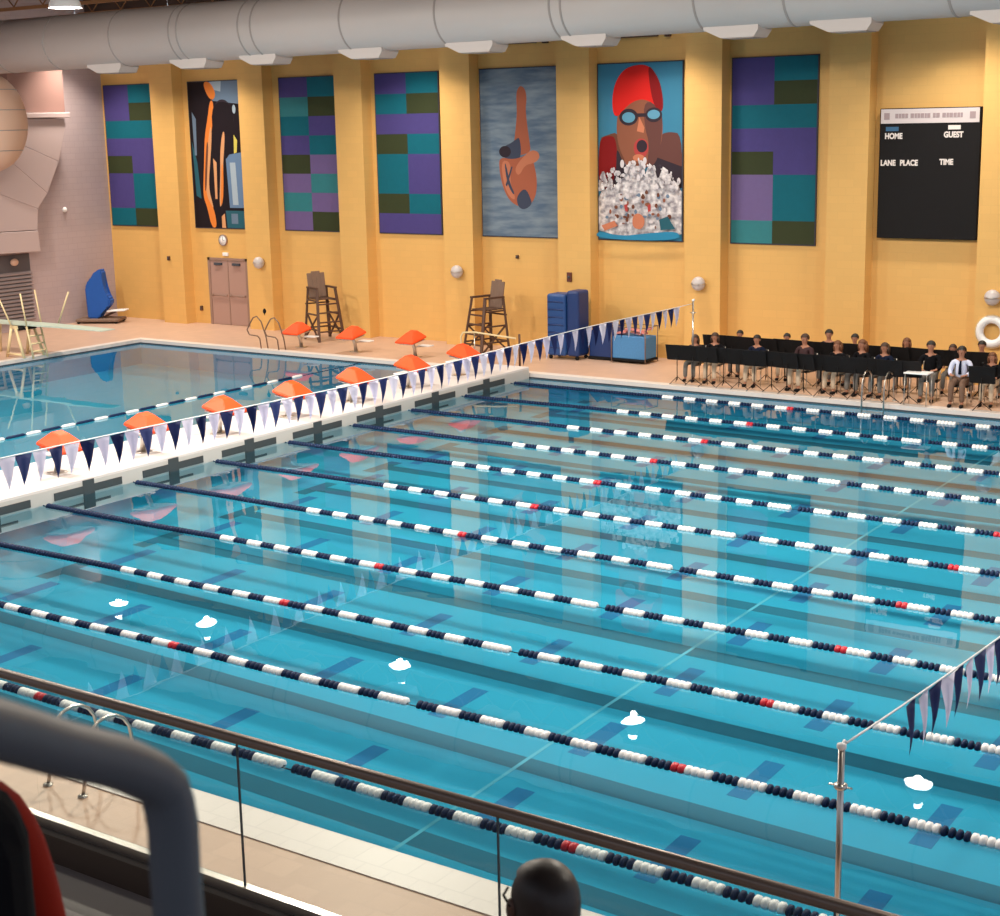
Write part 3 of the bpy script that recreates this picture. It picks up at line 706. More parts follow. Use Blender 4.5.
SEG[1] = [(-2.2,6.5),(.15,5.56),(-.42,4.56),(-2.4,6.1)]
SEG[2] = [(-2.4,6.1),(-.42,4.56),(-.86,4.08),(-2.6,4.72)]
for k, sg in enumerate(SEG):
    bm = bmx(); prism(bm, sg, .0, .62 if k < 4 else .64, 'YZ')
    bmesh.ops.bevel(bm, geom=bm.edges[:], offset=.015, segments=1, affect='EDGES')
    o = obj('duct_segment', bm, M_ld, t)
bm = bmx(); box(bm, 0, .55, -1.6, .62, 7.15, 8.9); obj('upper_drop', bm, M_br, t)
bm = bmx(); rbox(bm, 0, .72, -1.6, .68, 6.97, 7.14, .02, 1); obj('flange', bm, M_ld, t)
t = thing('wall_louvre', 'dark slatted louvre low on the left wall behind the springboard', 'louvre', (XW, -2.0, 0))
M_slat = mat('grey_slat', (0.30, 0.25, 0.26), .5); M_lv = mat('louvre_dark', (0.09, 0.08, 0.09), .7)
bm = bmx(); box(bm, 0, .03, -1.5, 1.12, .45, 2.62); obj('backing', bm, M_lv, t)
for k in range(13):
    bm = bmx(); z = .52+k*.125; box(bm, .03, .14, -1.5, 1.1, 0, .05, M=Matrix.Translation((0, 0, z)) @ Matrix.Rotation(.5, 4, 'Y')); obj('slat', bm, M_slat, t)
bm = bmx(); ell(bm, (.09, .45, 2.38), (.08, .16, .12)); obj('lamp_head', bm, M_tan, t)

# ------------------------------------------------------------------ ceiling lamps
def lamp(label, x, y, z, power, ballast=True):
    t = thing('ceiling_lamp', label, 'ceiling lamp', (x, y, z), 0, 'high bay lamps under the roof')
    bm = bmx(); lathe(bm, [(.345, 0), (.33, .10), (.25, .24), (.16, .36), (.13, .45), (.001, .46)], 28); 
    obj('reflector', bm, M_white, t)
    bm = bmx(); lathe(bm, [(.001, .012), (.335, .012), (.335, .004)], 28); obj('lens', bm, M_lens, t)
    bm = bmx(); lathe(bm, [(.001, .44), (.10, .46), (.12, .52), (.09, .60), (.001, .62)], 20); obj('glowing_neck', bm, M_lens, t)
    bm = bmx()
    if ballast: lathe(bm, [(.001, .62), (.11, .62), (.11, .78), (.001, .78)], 16)
    tube(bm, [(0,0,.61), (0,0,HZ-z)], .015, 6); obj('ballast_stem', bm, M_gut, t)
    l = lamp_light('lamp_glow', (x, y, z-.01), power, spread=PI if ballast else math.radians(105))
    l.parent = t; l.location = (0, 0, -.01)
    pl = bpy.data.lights.new('lamp_glow', 'POINT'); pl.energy = power*(.55 if ballast else .06); pl.color = (1.0, 0.90, 0.76); pl.shadow_soft_size = .10; pl.cycles.is_caustics_light = True
    po = bpy.data.objects.new('lamp_side_glow', pl); COL.objects.link(po); po.parent = t; po.location = (0, 0, -.14)
LP = LAMP_W
lamp('high bay lamp behind the long duct above the double doors', -14.2, .53, 9.6, LP*.17, False)
lamp('high bay lamp behind the long duct at the corner', -18.45, .53, 9.6, LP*.17, False)
lamp('high bay lamp behind the long duct above the left banners', -6.0, .53, 9.6, LP*.17, False)
lamp('high bay lamp behind the long duct above the swimmer banner', 2.13, .53, 9.6, LP*.17, False)
lamp('high bay lamp behind the long duct above the scoreboard', 10.2, .53, 9.6, LP*.17, False)
for x, lab in ((-13.3, 'high bay lamp over the diving well'), (-5.06, 'glowing high bay lamp at the top left of the hall'), (3.3, 'high bay lamp over the bulkhead side lanes'), (11.6, 'high bay lamp over the middle of the lanes'), (19.9, 'high bay lamp over the far end of the lanes')):
    lamp(lab, x, -11.3, 9.14, LP*.85)
for x, lab in ((-11, 'high bay lamp over the gallery side of the diving well'), (0, 'high bay lamp over the gallery side deck near the bulkhead'), (11, 'high bay lamp over the gallery side deck'), (22, 'high bay lamp over the gallery side deck at the far corner')):
    lamp(lab, x, -25.5, 9.2, LP*.12)
for x, lab in ((-9.2, 'added high bay lamp in the middle row over the diving well'), (-.9, 'added high bay lamp in the middle row by the bulkhead'), (7.4, 'added high bay lamp in the middle row over the lanes'), (15.7, 'added high bay lamp in the middle row at the far lanes')):
    lamp(lab, x, -18.2, 9.2, LP*.55)  # unseen extra row, added to soften the rope shadows on the pool floor

# ------------------------------------------------------------------ lifeguard chairs
def lifeguard_chair(label, x, y, rz):
    t = thing('lifeguard_chair', label, 'lifeguard chair', (x, y, DZ), rz, 'wooden lifeguard chairs by the far wall')
    # local: sitter faces -Y, ladder at +X side ; seat at z 1.25
    def bar(a, b, w_=.045):
        bm = bmx(); a = Vector(a); b = Vector(b); d = (b-a); q = d.to_track_quat('Z', 'Y').to_matrix().to_4x4(); q.translation = a
        rbox(bm, -w_, w_, -w_*.6, w_*.6, 0, d.length, .006, 1, q); return bm
    P4 = {}
    for sx in (-1, 1):
        obj('leg', bar((sx*.42, -.62, 0), (sx*.30, -.34, 1.62)), M_wood, t)
        obj('leg', bar((sx*.42, .40, 0), (sx*.30, .30, 1.62)), M_wood, t)
        for z, f in ((.35, .22), (.80, .50), (1.22, .75)):
            obj('side_rail', bar((sx*(.42-.12*f), -.62+.28*f, z), (sx*(.42-.12*f), .40-.10*f, z), .035), M_wood, t)
        obj('cross_brace', bar((sx*.42, -.58, .06), (sx*.35, .34, .80), .03), M_wood, t)
        obj('cross_brace', bar((sx*.42, .38, .06), (sx*.35, -.46, .80), .03), M_wood, t)
        obj('armrest', bar((sx*.31, -.38, 1.60), (sx*.31, .32, 1.60), .045), M_wood, t)
    for z in (.30, .58, .86, 1.12):
        f = z/1.62; obj('ladder_rung', bar((-.42+.12*f, -.62+.28*f, z), (.42-.12*f, -.62+.28*f, z), .035), M_wood, t)
    for z in (.35, 1.1): obj('back_rail', bar((-.40, .39-.1*z/1.62, z), (.40, .39-.1*z/1.62, z), .035), M_wood, t)
    bm = bmx()
    for j in range(6): rbox(bm, -.30, .30, -.36+j*.115, -.36+j*.115+.10, 1.25, 1.28, .006, 1)
    obj('seat', bm, M_wood, t)
    bm = bmx()
    for j in range(4):
        M_ = Matrix.Translation((0, .26, 1.28)) @ Matrix.Rotation(-.16, 4, 'X'); top = .82 - .05*abs(j-1.5)
        rbox(bm, -.29+j*.145, -.29+j*.145+.146, -.02, .02, 0, top, .008, 1, M_)
    obj('backrest', bm, M_grey_wood, t)
    return t
M_grey_wood = mat('weathered_brown_wood', (0.20, 0.125, 0.09), 0.7, noise=.12, nscale=10)
lifeguard_chair('dark brown wooden lifeguard chair in front of the left banners, its ladder to the right', -9.30, 1.45, 1.15)
lifeguard_chair('dark brown wooden lifeguard chair behind the white handrail near the blue cart', -3.0, 1.35, -.3)

# ------------------------------------------------------------------ carts by the far wall
t = thing('storage_cart', 'tall dark blue plastic storage cart with ribbed front by the far wall', 'cart', (-.45, 1.50, DZ), 0)
bm = bmx(); rbox(bm, -.50, .10, -.30, .30, .10, 1.80, .07, 3); obj('body', bm, M_cart, t)
bm = bmx(); rbox(bm, .115, .50, -.26, .34, .10, 1.90, .07, 3); obj('side_body', bm, M_cartd, t)
for k in range(7):
    bm = bmx(); tube(bm, [(-.44, -.305, .32+k*.21), (-.2, -.315, .335+k*.21), (.04, -.305, .32+k*.21)], .022, 8); obj('rib', bm, M_cartd, t)
for sx, sy in ((-.42,-.22), (.42,-.2), (-.42,.22), (.42,.25)):
    bm = bmx(); lathe(bm, [(.001,-.02), (.055,-.02), (.055,.02), (.001,.02)], 14, Matrix.Translation((sx, sy, .055)) @ RX); obj('wheel', bm, M_black, t)
t = thing('equipment_bin', 'low dark blue bin between the tall cart and the light blue basket', 'bin', (.66, 1.95, DZ), 0)
bm = bmx(); prism(bm, [(-.52,.08), (-.52,.72), (-.30,.95), (-.10,.72), (.08,.96), (.30,.74), (.52,.72), (.52,.08)], -.30, .30, 'XZ'); bmesh.ops.bevel(bm, geom=bm.edges[:], offset=.02, segments=2, affect='EDGES'); obj('body', bm, M_cartd, t)
bm = bmx(); rbox(bm, -.55, .55, -.33, .33, .02, .09, .01, 1); obj('base', bm, M_black, t)
t = thing('mesh_basket', 'light blue mesh basket cart with pink foam on top by the far wall', 'basket', (1.50, 1.75, DZ), 0)
bm = bmx(); rbox(bm, -.50, .50, -.30, .35, .12, .72, .03, 2); obj('mesh_bag', bm, M_mesh, t)
bm = bmx(); rbox(bm, -.53, .53, -.33, .38, .06, .12, .01, 1); obj('base', bm, M_black, t)
for sx, sy in ((-.52,-.32), (.52,-.32), (-.52,.37), (.52,.37)):
    bm = bmx(); tube(bm, [(sx, sy, .02), (sx, sy, .98)], .014, 8); obj('post', bm, M_grey_wood, t)
bm = bmx(); tube(bm, [(-.52,-.32,.98), (.52,-.32,.98), (.52,.37,.98), (-.52,.37,.98), (-.52,-.32,.98)], .012, 6); obj('top_rim', bm, M_grey_wood, t)
for k in range(6):
    bm = bmx(); a = rnd.uniform(-.4, .4); rbox(bm, -.16, .16, -.10, .10, 0, .05, .015, 2, Matrix.Translation((-.36+k*.145, .0+.08*(k % 2), .76+.05*(k % 3))) @ Matrix.Rotation(a, 4, 'Y')); obj('foam_board', bm, M_pink, t)

# ------------------------------------------------------------------ pool lift in the corner
t = thing('pool_lift', 'pool lift under a bright blue cover in the corner of the lilac and yellow walls', 'pool lift', (-19.15, 1.30, DZ), .5)
bm = bmx(); rbox(bm, -.75, .75, -.45, .45, .06, .16, .03, 2); obj('base', bm, M_grey_wood, t)
bm = bmx(); prism(bm, [(-.38,.15), (-.42,1.20), (-.30,1.45), (-.04,1.66), (.12,1.85), (.20,1.76), (.20,1.20), (.28,.92), (.44,.82), (.42,.60), (.20,.50), (.0,.15)], -.24, .24, 'XZ')
bmesh.ops.bevel(bm, geom=bm.edges[:], offset=.05, segments=2, affect='EDGES'); obj('cover', bm, M_blue, t)
bm = bmx(); rbox(bm, .30, .95, -.22, .22, .36, .41, .02, 2, Matrix.Rotation(-.04, 4, 'Y')); obj('footrest', bm, M_white, t)
bm = bmx(); tube(bm, [(.10,0,.16), (.30,0,.28), (.55,0,.38)], .04, 8); obj('arm', bm, M_wood, t)
for sx, sy in ((-.65,-.4), (.65,-.4), (-.65,.4), (.65,.4)):
    bm = bmx(); lathe(bm, [(.001,-.03), (.06,-.03), (.06,.03), (.001,.03)], 14, Matrix.Translation((sx, sy, .06)) @ RX); obj('wheel', bm, M_black, t)

# ------------------------------------------------------------------ springboard
t = thing('springboard', 'cream framed springboard with pale green board reaching over the diving well', 'diving board', (-14.9, -5.3, DZ), 0)
M_brd = mat('pale_green_board', (0.50, 0.58, 0.50), .5)
bm = bmx(); n = 12
prof = []
for i in range(n+1):
    f = i/n; x = -1.7 + 5.3*f; th = .055 - .035*max(0, (f-.45)/.55)
    prof.append((x, .98+.02*math.sin(f*PI), th))
for a, b in zip(prof, prof[1:]):
    vs = [bm.verts.new((p[0], s_*.25, p[1]+q*p[2])) for p in (a, b) for s_ in (-1, 1) for q in (-1, 0)]
    bm.faces.new([vs[1], vs[5], vs[7], vs[3]]); bm.faces.new([vs[0], vs[2], vs[6], vs[4]]); bm.faces.new([vs[0], vs[4], vs[5], vs[1]]); bm.faces.new([vs[2], vs[3], vs[7], vs[6]])
    if a is prof[0]: bm.faces.new([vs[0], vs[1], vs[3], vs[2]])
    if b is prof[-1]: bm.faces.new([vs[4], vs[6], vs[7], vs[5]])
bmesh.ops.remove_doubles(bm, verts=bm.verts[:], dist=1e-4); obj('board', bm, M_brd, t)
for y in (-.36, .36):
    bm = bmx(); tube(bm, [(-.42, y, 0), (-.18, y*.9, .84)], .045, 8); obj('front_leg', bm, M_cream, t)
    bm = bmx(); tube(bm, [(.34, y, 0), (.02, y*.9, .84)], .045, 8); obj('front_leg', bm, M_cream, t)
    bm = bmx(); tube(bm, [(-.40, y, .10), (.32, y, .10)], .035, 8); obj('foot_rail', bm, M_cream, t)
    bm = bmx(); tube(bm, [(-1.55, y*.8, 0), (-1.45, y*.8, .9)], .04, 8); obj('rear_leg', bm, M_cream, t)
for y, (xa, xb) in ((-.42, (-.05, -.55)), (-.40, (.62, .50)), (.42, (.25, .02)), (.42, (1.0, 1.5))):
    bm = bmx(); tube(bm, [(xa, y, .95), (xb, y*1.1, 1.9)], .024, 8); obj('handrail_post', bm, M_cream, t)
bm = bmx(); rbox(bm, -.26, .10, -.33, .33, .82, .92, .02, 2); obj('fulcrum_frame', bm, M_cream, t)
bm = bmx(); lathe(bm, [(.001,-.30), (.07,-.30), (.07,.30), (.001,.30)], 16, Matrix.Translation((.12, 0, .86)) @ RX); obj('fulcrum_roller', bm, M_black, t)
bm = bmx(); rbox(bm, -1.62, -1.38, -.3, .3, .84, .93, .01, 1); obj('rear_anchor', bm, M_cream, t)
for y in (-.36, .36):
    bm = bmx(); tube(bm, [(.62, y*.7, 0), (.42, y*.7, .92)], .03, 8); obj('ladder_post', bm, M_cream, t)
for z in (.2, .42, .64): 
    bm = bmx(); tube(bm, [(.62-.2*z, -.25, z), (.62-.2*z, .25, z)], .025, 8); obj('ladder_rung', bm, M_cream, t)

# ------------------------------------------------------------------ pool ladders and handrails
def grab(label, x, y, rz, name='pool_ladder', spread=.52, h=.85, reach=.55):
    t = thing(name, label, 'pool ladder', (x, y, 0), rz, 'steel ladder rails at the pool edges')
    # local: water side is +Y
    for s_ in (-1, 1):
        bm = bmx(); pts = [(s_*spread/2, -.55, DZ)]
        pts += [(s_*spread/2, -.55+.03*i, DZ+h*.45*i/3) for i in (1, 2, 3)]
        for i in range(9):
            a = PI - PI*i/8; pts.append((s_*spread/2, -.18+.30*math.cos(a), DZ+h-.32+.30*math.sin(a)))
        pts += [(s_*spread/2, .13, DZ+.1), (s_*spread/2, .12, -1.0)]
        tube(bm, pts, .019, 8); obj('rail', bm, M_steel, t)
        bm = bmx(); lathe(bm, [(.05, DZ), (.05, DZ+.02), (.02, DZ+.03)], 12, Matrix.Translation((s_*spread/2, -.55, 0))); obj('escutcheon', bm, M_steel, t)
    for z in (-.25, -.55, -.85):
        bm = bmx(); rbox(bm, -spread/2, spread/2, .08, .17, z-.015, z+.015, .005, 1); obj('step', bm, M_steel, t)
    return t
g0 = grab('curved stainless ladder rails at the gallery-side pool edge behind the balcony rail', 10.40, YN-.16, 0, h=.74)
g1 = dup(g0, (9.45, YF, 0), PI, 'stainless ladder rails at the far pool edge in front of the musicians')
# diving well stair rails
t = thing('stair_rail', 'bent stainless stair rails at the far edge of the diving well', 'handrail', (-9.15, YF+.20, DZ), 0)
for x, sc in ((-.45, 1.0), (.25, 1.0)):
    bm = bmx(); tube(bm, [(x, 0, 0), (x-.02, -.02, .30), (x-.08, -.04, .38), (x-.34, -.12, .42), (x-.40, -.14, .56), (x-.32, -.10, .74), (x-.22, -.05, .92*sc), (x-.12, .0, .96*sc), (x+.0, .05, .80*sc), (x+.12, .10, .35), (x+.16, .12, 0)], .020, 8)
    obj('rail', bm, M_bronze, t)
bm = bmx(); ell(bm, (-.30, .06, 1.12), (.05, .05, .08)); tube(bm, [(-.3,.06,1.0), (-.3,.06,1.1)], .012, 6); obj('finial', bm, M_black, t)
t = thing('ramp_rail', 'white handrail at the far end of the bulkhead in front of a lifeguard chair', 'handrail', (-1.6, -.62, DZ), 0)
bm = bmx(); tube(bm, [(-.95, 0, 0), (-.95, 0, .75), (-.88, 0, .86), (-.5, 0, .89), (.85, 0, .80)], .024, 10); obj('top_rail', bm, M_cream, t)
bm = bmx(); tube(bm, [(-.5, 0, .89), (-.5, 0, 0)], .018, 8); obj('post', bm, M_steel, t)
bm = bmx(); tube(bm, [(.95, .02, 0), (.95, .02, .92)], .03, 10); obj('end_post', bm, M_wood, t)

# ------------------------------------------------------------------ gallery railing
RY_, RZT, RZB = -28.0, 2.78, 1.71
t = thing('glass_railing', 'bronze topped glass balcony railing across the foreground', 'railing', (0, RY_, 0))
bm = bmx(); tube(bm, [(4, 0, RZT-.035), (28, 0, RZT-.035)], .036, 16); obj('top_rail', bm, M_rail, t)
x = 15.545 - 2.03*6
while x < 27:
    bm = bmx(); box(bm, x+.006, x+2.024, -.006, .006, RZB+.01, RZT-.05); obj('glass_panel', bm, M_glass, t)
    if x > 15: bm = bmx(); box(bm, x-.004, x+.004, -.008, .008, RZB+.01, RZT-.05); obj('panel_joint', bm, M_gut, t)
    x += 2.03
bm = bmx(); box(bm, 4, 28, -.03, .03, RZB-.06, RZB+.012); obj('base_channel', bm, M_steel, t)
bm = bmx(); box(bm, 4, 28, .03, .05, RZB-.06, RZB+.0); obj('channel_lip', bm, M_black, t)
bm = bmx(); box(bm, 3, 30, RY_-.10, RY_+.10, 0.0, RZB-.06); struct('wall_gallery', bm, M_curb, 'brown gallery edge wall under the railing')
bm = bmx(); box(bm, 3, 30, RY_-.62, RY_-.10, 1.2, 1.44)
for k in range(9): box(bm, 3, 30, -38, RY_-.62-.02-.5-.9*k + .0, 1.0, 1.45+.5*(k+1)-.01) if False else box(bm, 3, 30, -29.12-.9*(k+1), -29.12-.9*k, 1.0, 1.45+.5*(k+1))
box(bm, 3, 30, -29.12, RY_-.62, 1.2, 1.44)
struct('floor_gallery', bm, M_gfloor, 'grey stepped gallery floor')

# dark grey aisle handrail close to the camera
t = thing('aisle_handrail', 'thick dark grey handrail bent over close in the lower left corner', 'handrail', (0, 0, 0))
pts = [Vector(p) for p in ((21.50,-34.38,6.33), (21.421,-34.196,6.223), (21.347,-34.025,6.121), (21.317,-33.947,6.072), (21.301,-33.881,6.034), (21.293,-33.854,6.016), (21.288,-33.826,5.995), (21.285,-33.808,5.977), (21.285,-33.803,5.959), (21.285,-33.800,5.935), (21.286,-33.802,5.892), (21.288,-33.803,5.83), (21.290,-33.804,5.0), (21.290,-33.804,4.45))]
bm = bmx(); tube(bm, pts, .0238, 20); obj('rail', bm, M_hand, t)
bm = bmx(); lathe(bm, [(.06, 0), (.06, .012), (.026, .02)], 16, Matrix.Translation((21.290,-33.804,4.45))); obj('floor_flange', bm, M_hand, t)

# ------------------------------------------------------------------ people
def finger_chain(bm, base, d, up, lens, r0):
    """one finger: joints bending along d then -up"""
    p = Vector(base); pts = [p.copy()]; dd = Vector(d)
    for i, L in enumerate(lens):
        dd = (dd - Vector(up)*(.18+.2*i)).normalized(); p = p + dd*L; pts.append(p.copy())
    tube(bm, pts, [r0, r0*.95, r0*.85, r0*.6][:len(pts)], 6)
def hand(bm, wrist, d, up, side, s=1.0):
    """palm + four fingers + thumb.  d: pointing direction, up: back of hand, side: thumb side"""
    wv, d, up, side = Vector(wrist), Vector(d).normalized(), Vector(up).normalized(), Vector(side).normalized()
    M_ = Matrix((side, d, up)).transposed().to_4x4(); M_.translation = wv + d*.045*s
    t_ = bmesh.new(); bmesh.ops.create_uvsphere(t_, u_segments=10, v_segments=7, radius=1)
    for v in t_.verts: v.co = Vector((v.co.x*.042*s, v.co.y*.055*s, v.co.z*.018*s))
    for f in t_.faces: f.smooth = True
    join(bm, t_, M_)
    for i, (o, L) in enumerate(((.030, .9), (.010, 1.0), (-.010, .94), (-.029, .75))):
        finger_chain(bm, wv + d*.085*s + side*o*s, d + side*o*2, up, [.036*L*s, .026*L*s, .020*L*s], .0095*s)
    finger_chain(bm, wv + d*.03*s + side*.036*s, d*.7 + side*.8, up*.6, [.036*s, .028*s, .02*s], .0105*s)
def head_mesh(skin_m, hair_m, style, par, yaw=0, s=1.0, c=(0, -.02, 1.235)):
    pass

def seated_body():
    """one continuous skinned body sitting on a 0.45 m seat, facing -Y; returns bmesh"""
    N = [(0, .02, .54, .115), (0, .03, .68, .115), (0, .03, .86, .125), (0, .03, .99, .11), (0, .015, 1.065, .052), (0, -.002, 1.12, .055),
         (0, -.012, 1.19, .082), (0, -.005, 1.265, .082), (0, 0, 1.325, .05),
         (.09, .03, 1.0, .07), (.185, .03, .985, .055), (.235, -.05, .76, .042), (.17, -.27, .72, .030),
         (-.09, .03, 1.0, .07), (-.185, .03, .985, .055), (-.235, -.05, .76, .042), (-.17, -.27, .72, .030),
         (.10, -.02, .53, .09), (.12, -.42, .53, .062), (.125, -.44, .28, .052), (.13, -.42, .09, .036), (.135, -.56, .045, .034),
         (-.10, -.02, .53, .09), (-.12, -.42, .53, .062), (-.125, -.44, .28, .052), (-.13, -.42, .09, .036), (-.135, -.56, .045, .034)]
    E = [(0,1),(1,2),(2,3),(3,4),(4,5),(5,6),(6,7),(7,8),(3,9),(9,10),(10,11),(11,12),(3,13),(13,14),(14,15),(15,16),(0,17),(17,18),(18,19),(19,20),(20,21),(0,22),(22,23),(23,24),(24,25),(25,26)]
    bm = skin(N, E, 1)
    for s_ in (-1, 1): hand(bm, (s_*.17, -.28, .72), (-s_*.35, -1, .15), (0, .1, 1), (-s_, 0, 0))
    # face: nose, brow, ears, lips
    tube(bm, [(0, -.088, 1.245), (0, -.112, 1.205), (0, -.085, 1.195)], [.008, .015, .012], 8)
    for s_ in (-1, 1):
        ell(bm, (s_*.088, .0, 1.22), (.012, .022, .032), 8); ell(bm, (s_*.032, -.083, 1.237), (.014, .010, .009), 8)
    ell(bm, (0, -.087, 1.165), (.024, .012, .009), 8)
    return bm
def jacket_mesh():
    N = [(0, .02, .58, .150), (0, .03, .70, .145), (0, .03, .86, .15), (0, .03, .985, .125), (0, .02, 1.03, .075),
         (.09, .03, 1.0, .085), (.19, .03, .985, .070), (.24, -.05, .76, .058), (.178, -.25, .72, .044),
         (-.09, .03, 1.0, .085), (-.19, .03, .985, .070), (-.24, -.05, .76, .058), (-.178, -.25, .72, .044)]
    return skin(N, [(0,1),(1,2),(2,3),(3,4),(3,5),(5,6),(6,7),(7,8),(3,9),(9,10),(10,11),(11,12)], 1)
def trouser_mesh():
    N = [(0, .03, .56, .13), (.10, -.02, .545, .105), (.12, -.42, .54, .078), (.126, -.445, .28, .068), (.13, -.425, .12, .062),
         (-.10, -.02, .545, .105), (-.12, -.42, .54, .078), (-.126, -.445, .28, .068), (-.13, -.425, .12, .062)]
    return skin(N, [(0,1),(1,2),(2,3),(3,4),(0,5),(5,6),(6,7),(7,8)], 1)
def hair_mesh(style):
    bm = bmx(); t_ = bmesh.new(); bmesh.ops.create_uvsphere(t_, u_segments=20, v_segments=14, radius=1)
    for v in t_.verts: v.co = Vector((v.co.x*.106, v.co.y*.118+.012, v.co.z*.108+1.255))
    low = 1.19 if style == 'short' else 1.15
    bmesh.ops.delete(t_, geom=[v for v in t_.verts if (v.co.z < low and v.co.y > -.02) or (v.co.z < 1.262 and v.co.y <= -.05) or (v.co.z < 1.22 and v.co.y <= -.02 )], context='VERTS')
    for f in t_.faces: f.smooth = True
    join(bm, t_)
    if style == 'long':
        tube(bm, [(0, .07, 1.27), (0, .115, 1.16), (0, .13, 1.02), (0, .14, .92)], [.095, .10, .085, .03], 12)
        for s_ in (-1, 1): tube(bm, [(s_*.085, .02, 1.26), (s_*.10, .02, 1.16), (s_*.095, .04, 1.04)], [.03, .035, .02], 8)
    return bm
def musician(label, x, y, rz, scale, style, hair, coat, trous, grp, sk=None, tie=False):
    key = (style, hair.name, coat.name, trous.name, tie)
    if key in PROT:
        p = dup(PROT[key], (x, y, DZ), rz, label, scale); p['group'] = grp; return p
    t = thing('person', label, 'person', (x, y, DZ), rz, grp, scale)
    if 'body' not in SHARE:
        SHARE['body'] = obj('body', seated_body(), sk or M_skin, t); SHARE['jacket'] = None
        b = SHARE['body']
    else:
        b = SHARE['body'].copy(); COL.objects.link(b); b.parent = t
    if 'jk' not in SHARE: SHARE['jk'] = True
    obj('jacket' if not tie else 'shirt', jacket_mesh(), coat, t)
    obj('trousers', trouser_mesh(), trous, t)
    obj('hair', hair_mesh(style), hair, t)
    for s_ in (-1, 1):
        bm = bmx(); ell(bm, (s_*.133, -.50, .045), (.048, .125, .045), 12); obj('shoe', bm, M_black, t)
    if tie:
        bm = bmx(); tube(bm, [(0, -.085, 1.03), (0, -.135, .90), (0, -.14, .72)], [.018, .030, .038], 4); obj('necktie', bm, M_coat_n, t)
    PROT[key] = t; return t
PROT = {}; SHARE = {}
G_B = 'seated musicians on the far deck'
FR, BK = -.05, 1.15
HP = [(4.28, FR, 1.25, 'long', 1, 'm'), (4.83, FR, 1.33, 'long', 1, 'k'), (5.97, FR, 1.34, 'short', 0, 'n'), (7.22, FR, 1.44, 'short', 1, 'm'), (8.05, FR, 1.33, 'long', 2, 'k'), (8.66, FR, 1.39, 'long', 2, 'k'), (9.21, FR, 1.35, 'long', 1, 'n'), (10.31, FR, 1.46, 'short', 0, 'k'), (11.72, FR, 1.29, 'long', 2, 'k'),
      (4.93, BK, 1.25, 'short', 0, 'k'), (6.22, BK, 1.25, 'short', 0, 'k'), (7.33, BK, 1.41, 'short', 0, 'n'), (8.00, BK, 1.34, 'short', 0, 'k'), (9.30, BK, 1.32, 'long', 2, 'm'), (10.42, BK, 1.24, 'long', 1, 'k'), (11.10, BK, 1.36, 'short', 0, 'n'), (11.75, BK, 1.29, 'short', 1, 'k')]
HN = ['dark', 'brown', 'auburn']; CT = {'k': (M_coat, 'black'), 'n': (M_coat_n, 'navy'), 'm': (M_coat_m, 'maroon')}
WHO = ['at the left end of the front row behind the first stand', 'second from the left in the front row', 'third from the left in the front row, dark haired', 'fourth from the left in the front row, below the tallest head', 'fifth from the left in the front row',
       'sixth from the left in the front row, long auburn hair', 'seventh from the left in the front row', 'eighth in the front row, seated behind the white-topped table', 'in the front row right of the person in pale shirt',
       'at the left end of the back row', 'second from the left in the back row', 'sitting tallest in the back row', 'in the back row just right of the tallest one', 'with long auburn hair in the back row left of the table', 'in the back row with brown hair below the scoreboard right edge', 'in the back row just left of the life ring', 'at the right edge of the photo in the back row']
TR = [M_khaki, M_grey, M_khaki]
M_chairm = mat('black_chair_plastic', (0.02, 0.02, 0.022), .5)
def folding_chair(label, x, y, rz):
    t = thing('band_chair', ' '.join(label.split()[:16]), 'chair', (x, y, DZ), rz, 'black chairs under the musicians')
    bm = bmx(); rbox(bm, -.21, .21, -.20, .22, .415, .44, .012, 2); obj('seat', bm, M_chairm, t)
    bm = bmx(); rbox(bm, -.20, .20, .235, .26, .60, .86, .012, 2, Matrix.Rotation(-.04, 4, 'X')); obj('backrest', bm, M_chairm, t)
    for sx in (-1, 1):
        bm = bmx(); tube(bm, [(sx*.20, -.20, 0), (sx*.19, -.17, .42)], .011, 6); obj('leg', bm, M_steel, t)
        bm = bmx(); tube(bm, [(sx*.20, .26, 0), (sx*.19, .22, .42), (sx*.19, .25, .84)], .011, 6); obj('leg', bm, M_steel, t)
    return t
ch0 = None
for i, (x, y, zt, st, hi, ck) in enumerate(HP):
    sc = min(1.0, max(.80, (zt-DZ)/1.345))
    rz = rnd.uniform(-.2, .2)
    lab = '%s musician in %s, %s' % ('seated', CT[ck][1], WHO[i])
    musician(' '.join(lab.split()[:16]), x, y, rz, sc, st, M_hair[hi], CT[ck][0], TR[(i + hi) % 2], G_B)
    cl = 'black chair under musician ' + WHO[i]
    if ch0 is None: ch0 = folding_chair(cl, x, y, rz)
    else: dup(ch0, (x, y, DZ), rz, cl)
# person in the white shirt, front right
p = musician('person in pale shirt and dark tie sitting in front of the band at the right', 11.14, -.40, .12, .98, 'short', M_hair[0], M_shirt, M_brownp, 'front person', tie=True)
del p['group']
o = dup(ch0, (11.14, -.40, DZ), .12, 'black chair under the person in the pale shirt and tie')

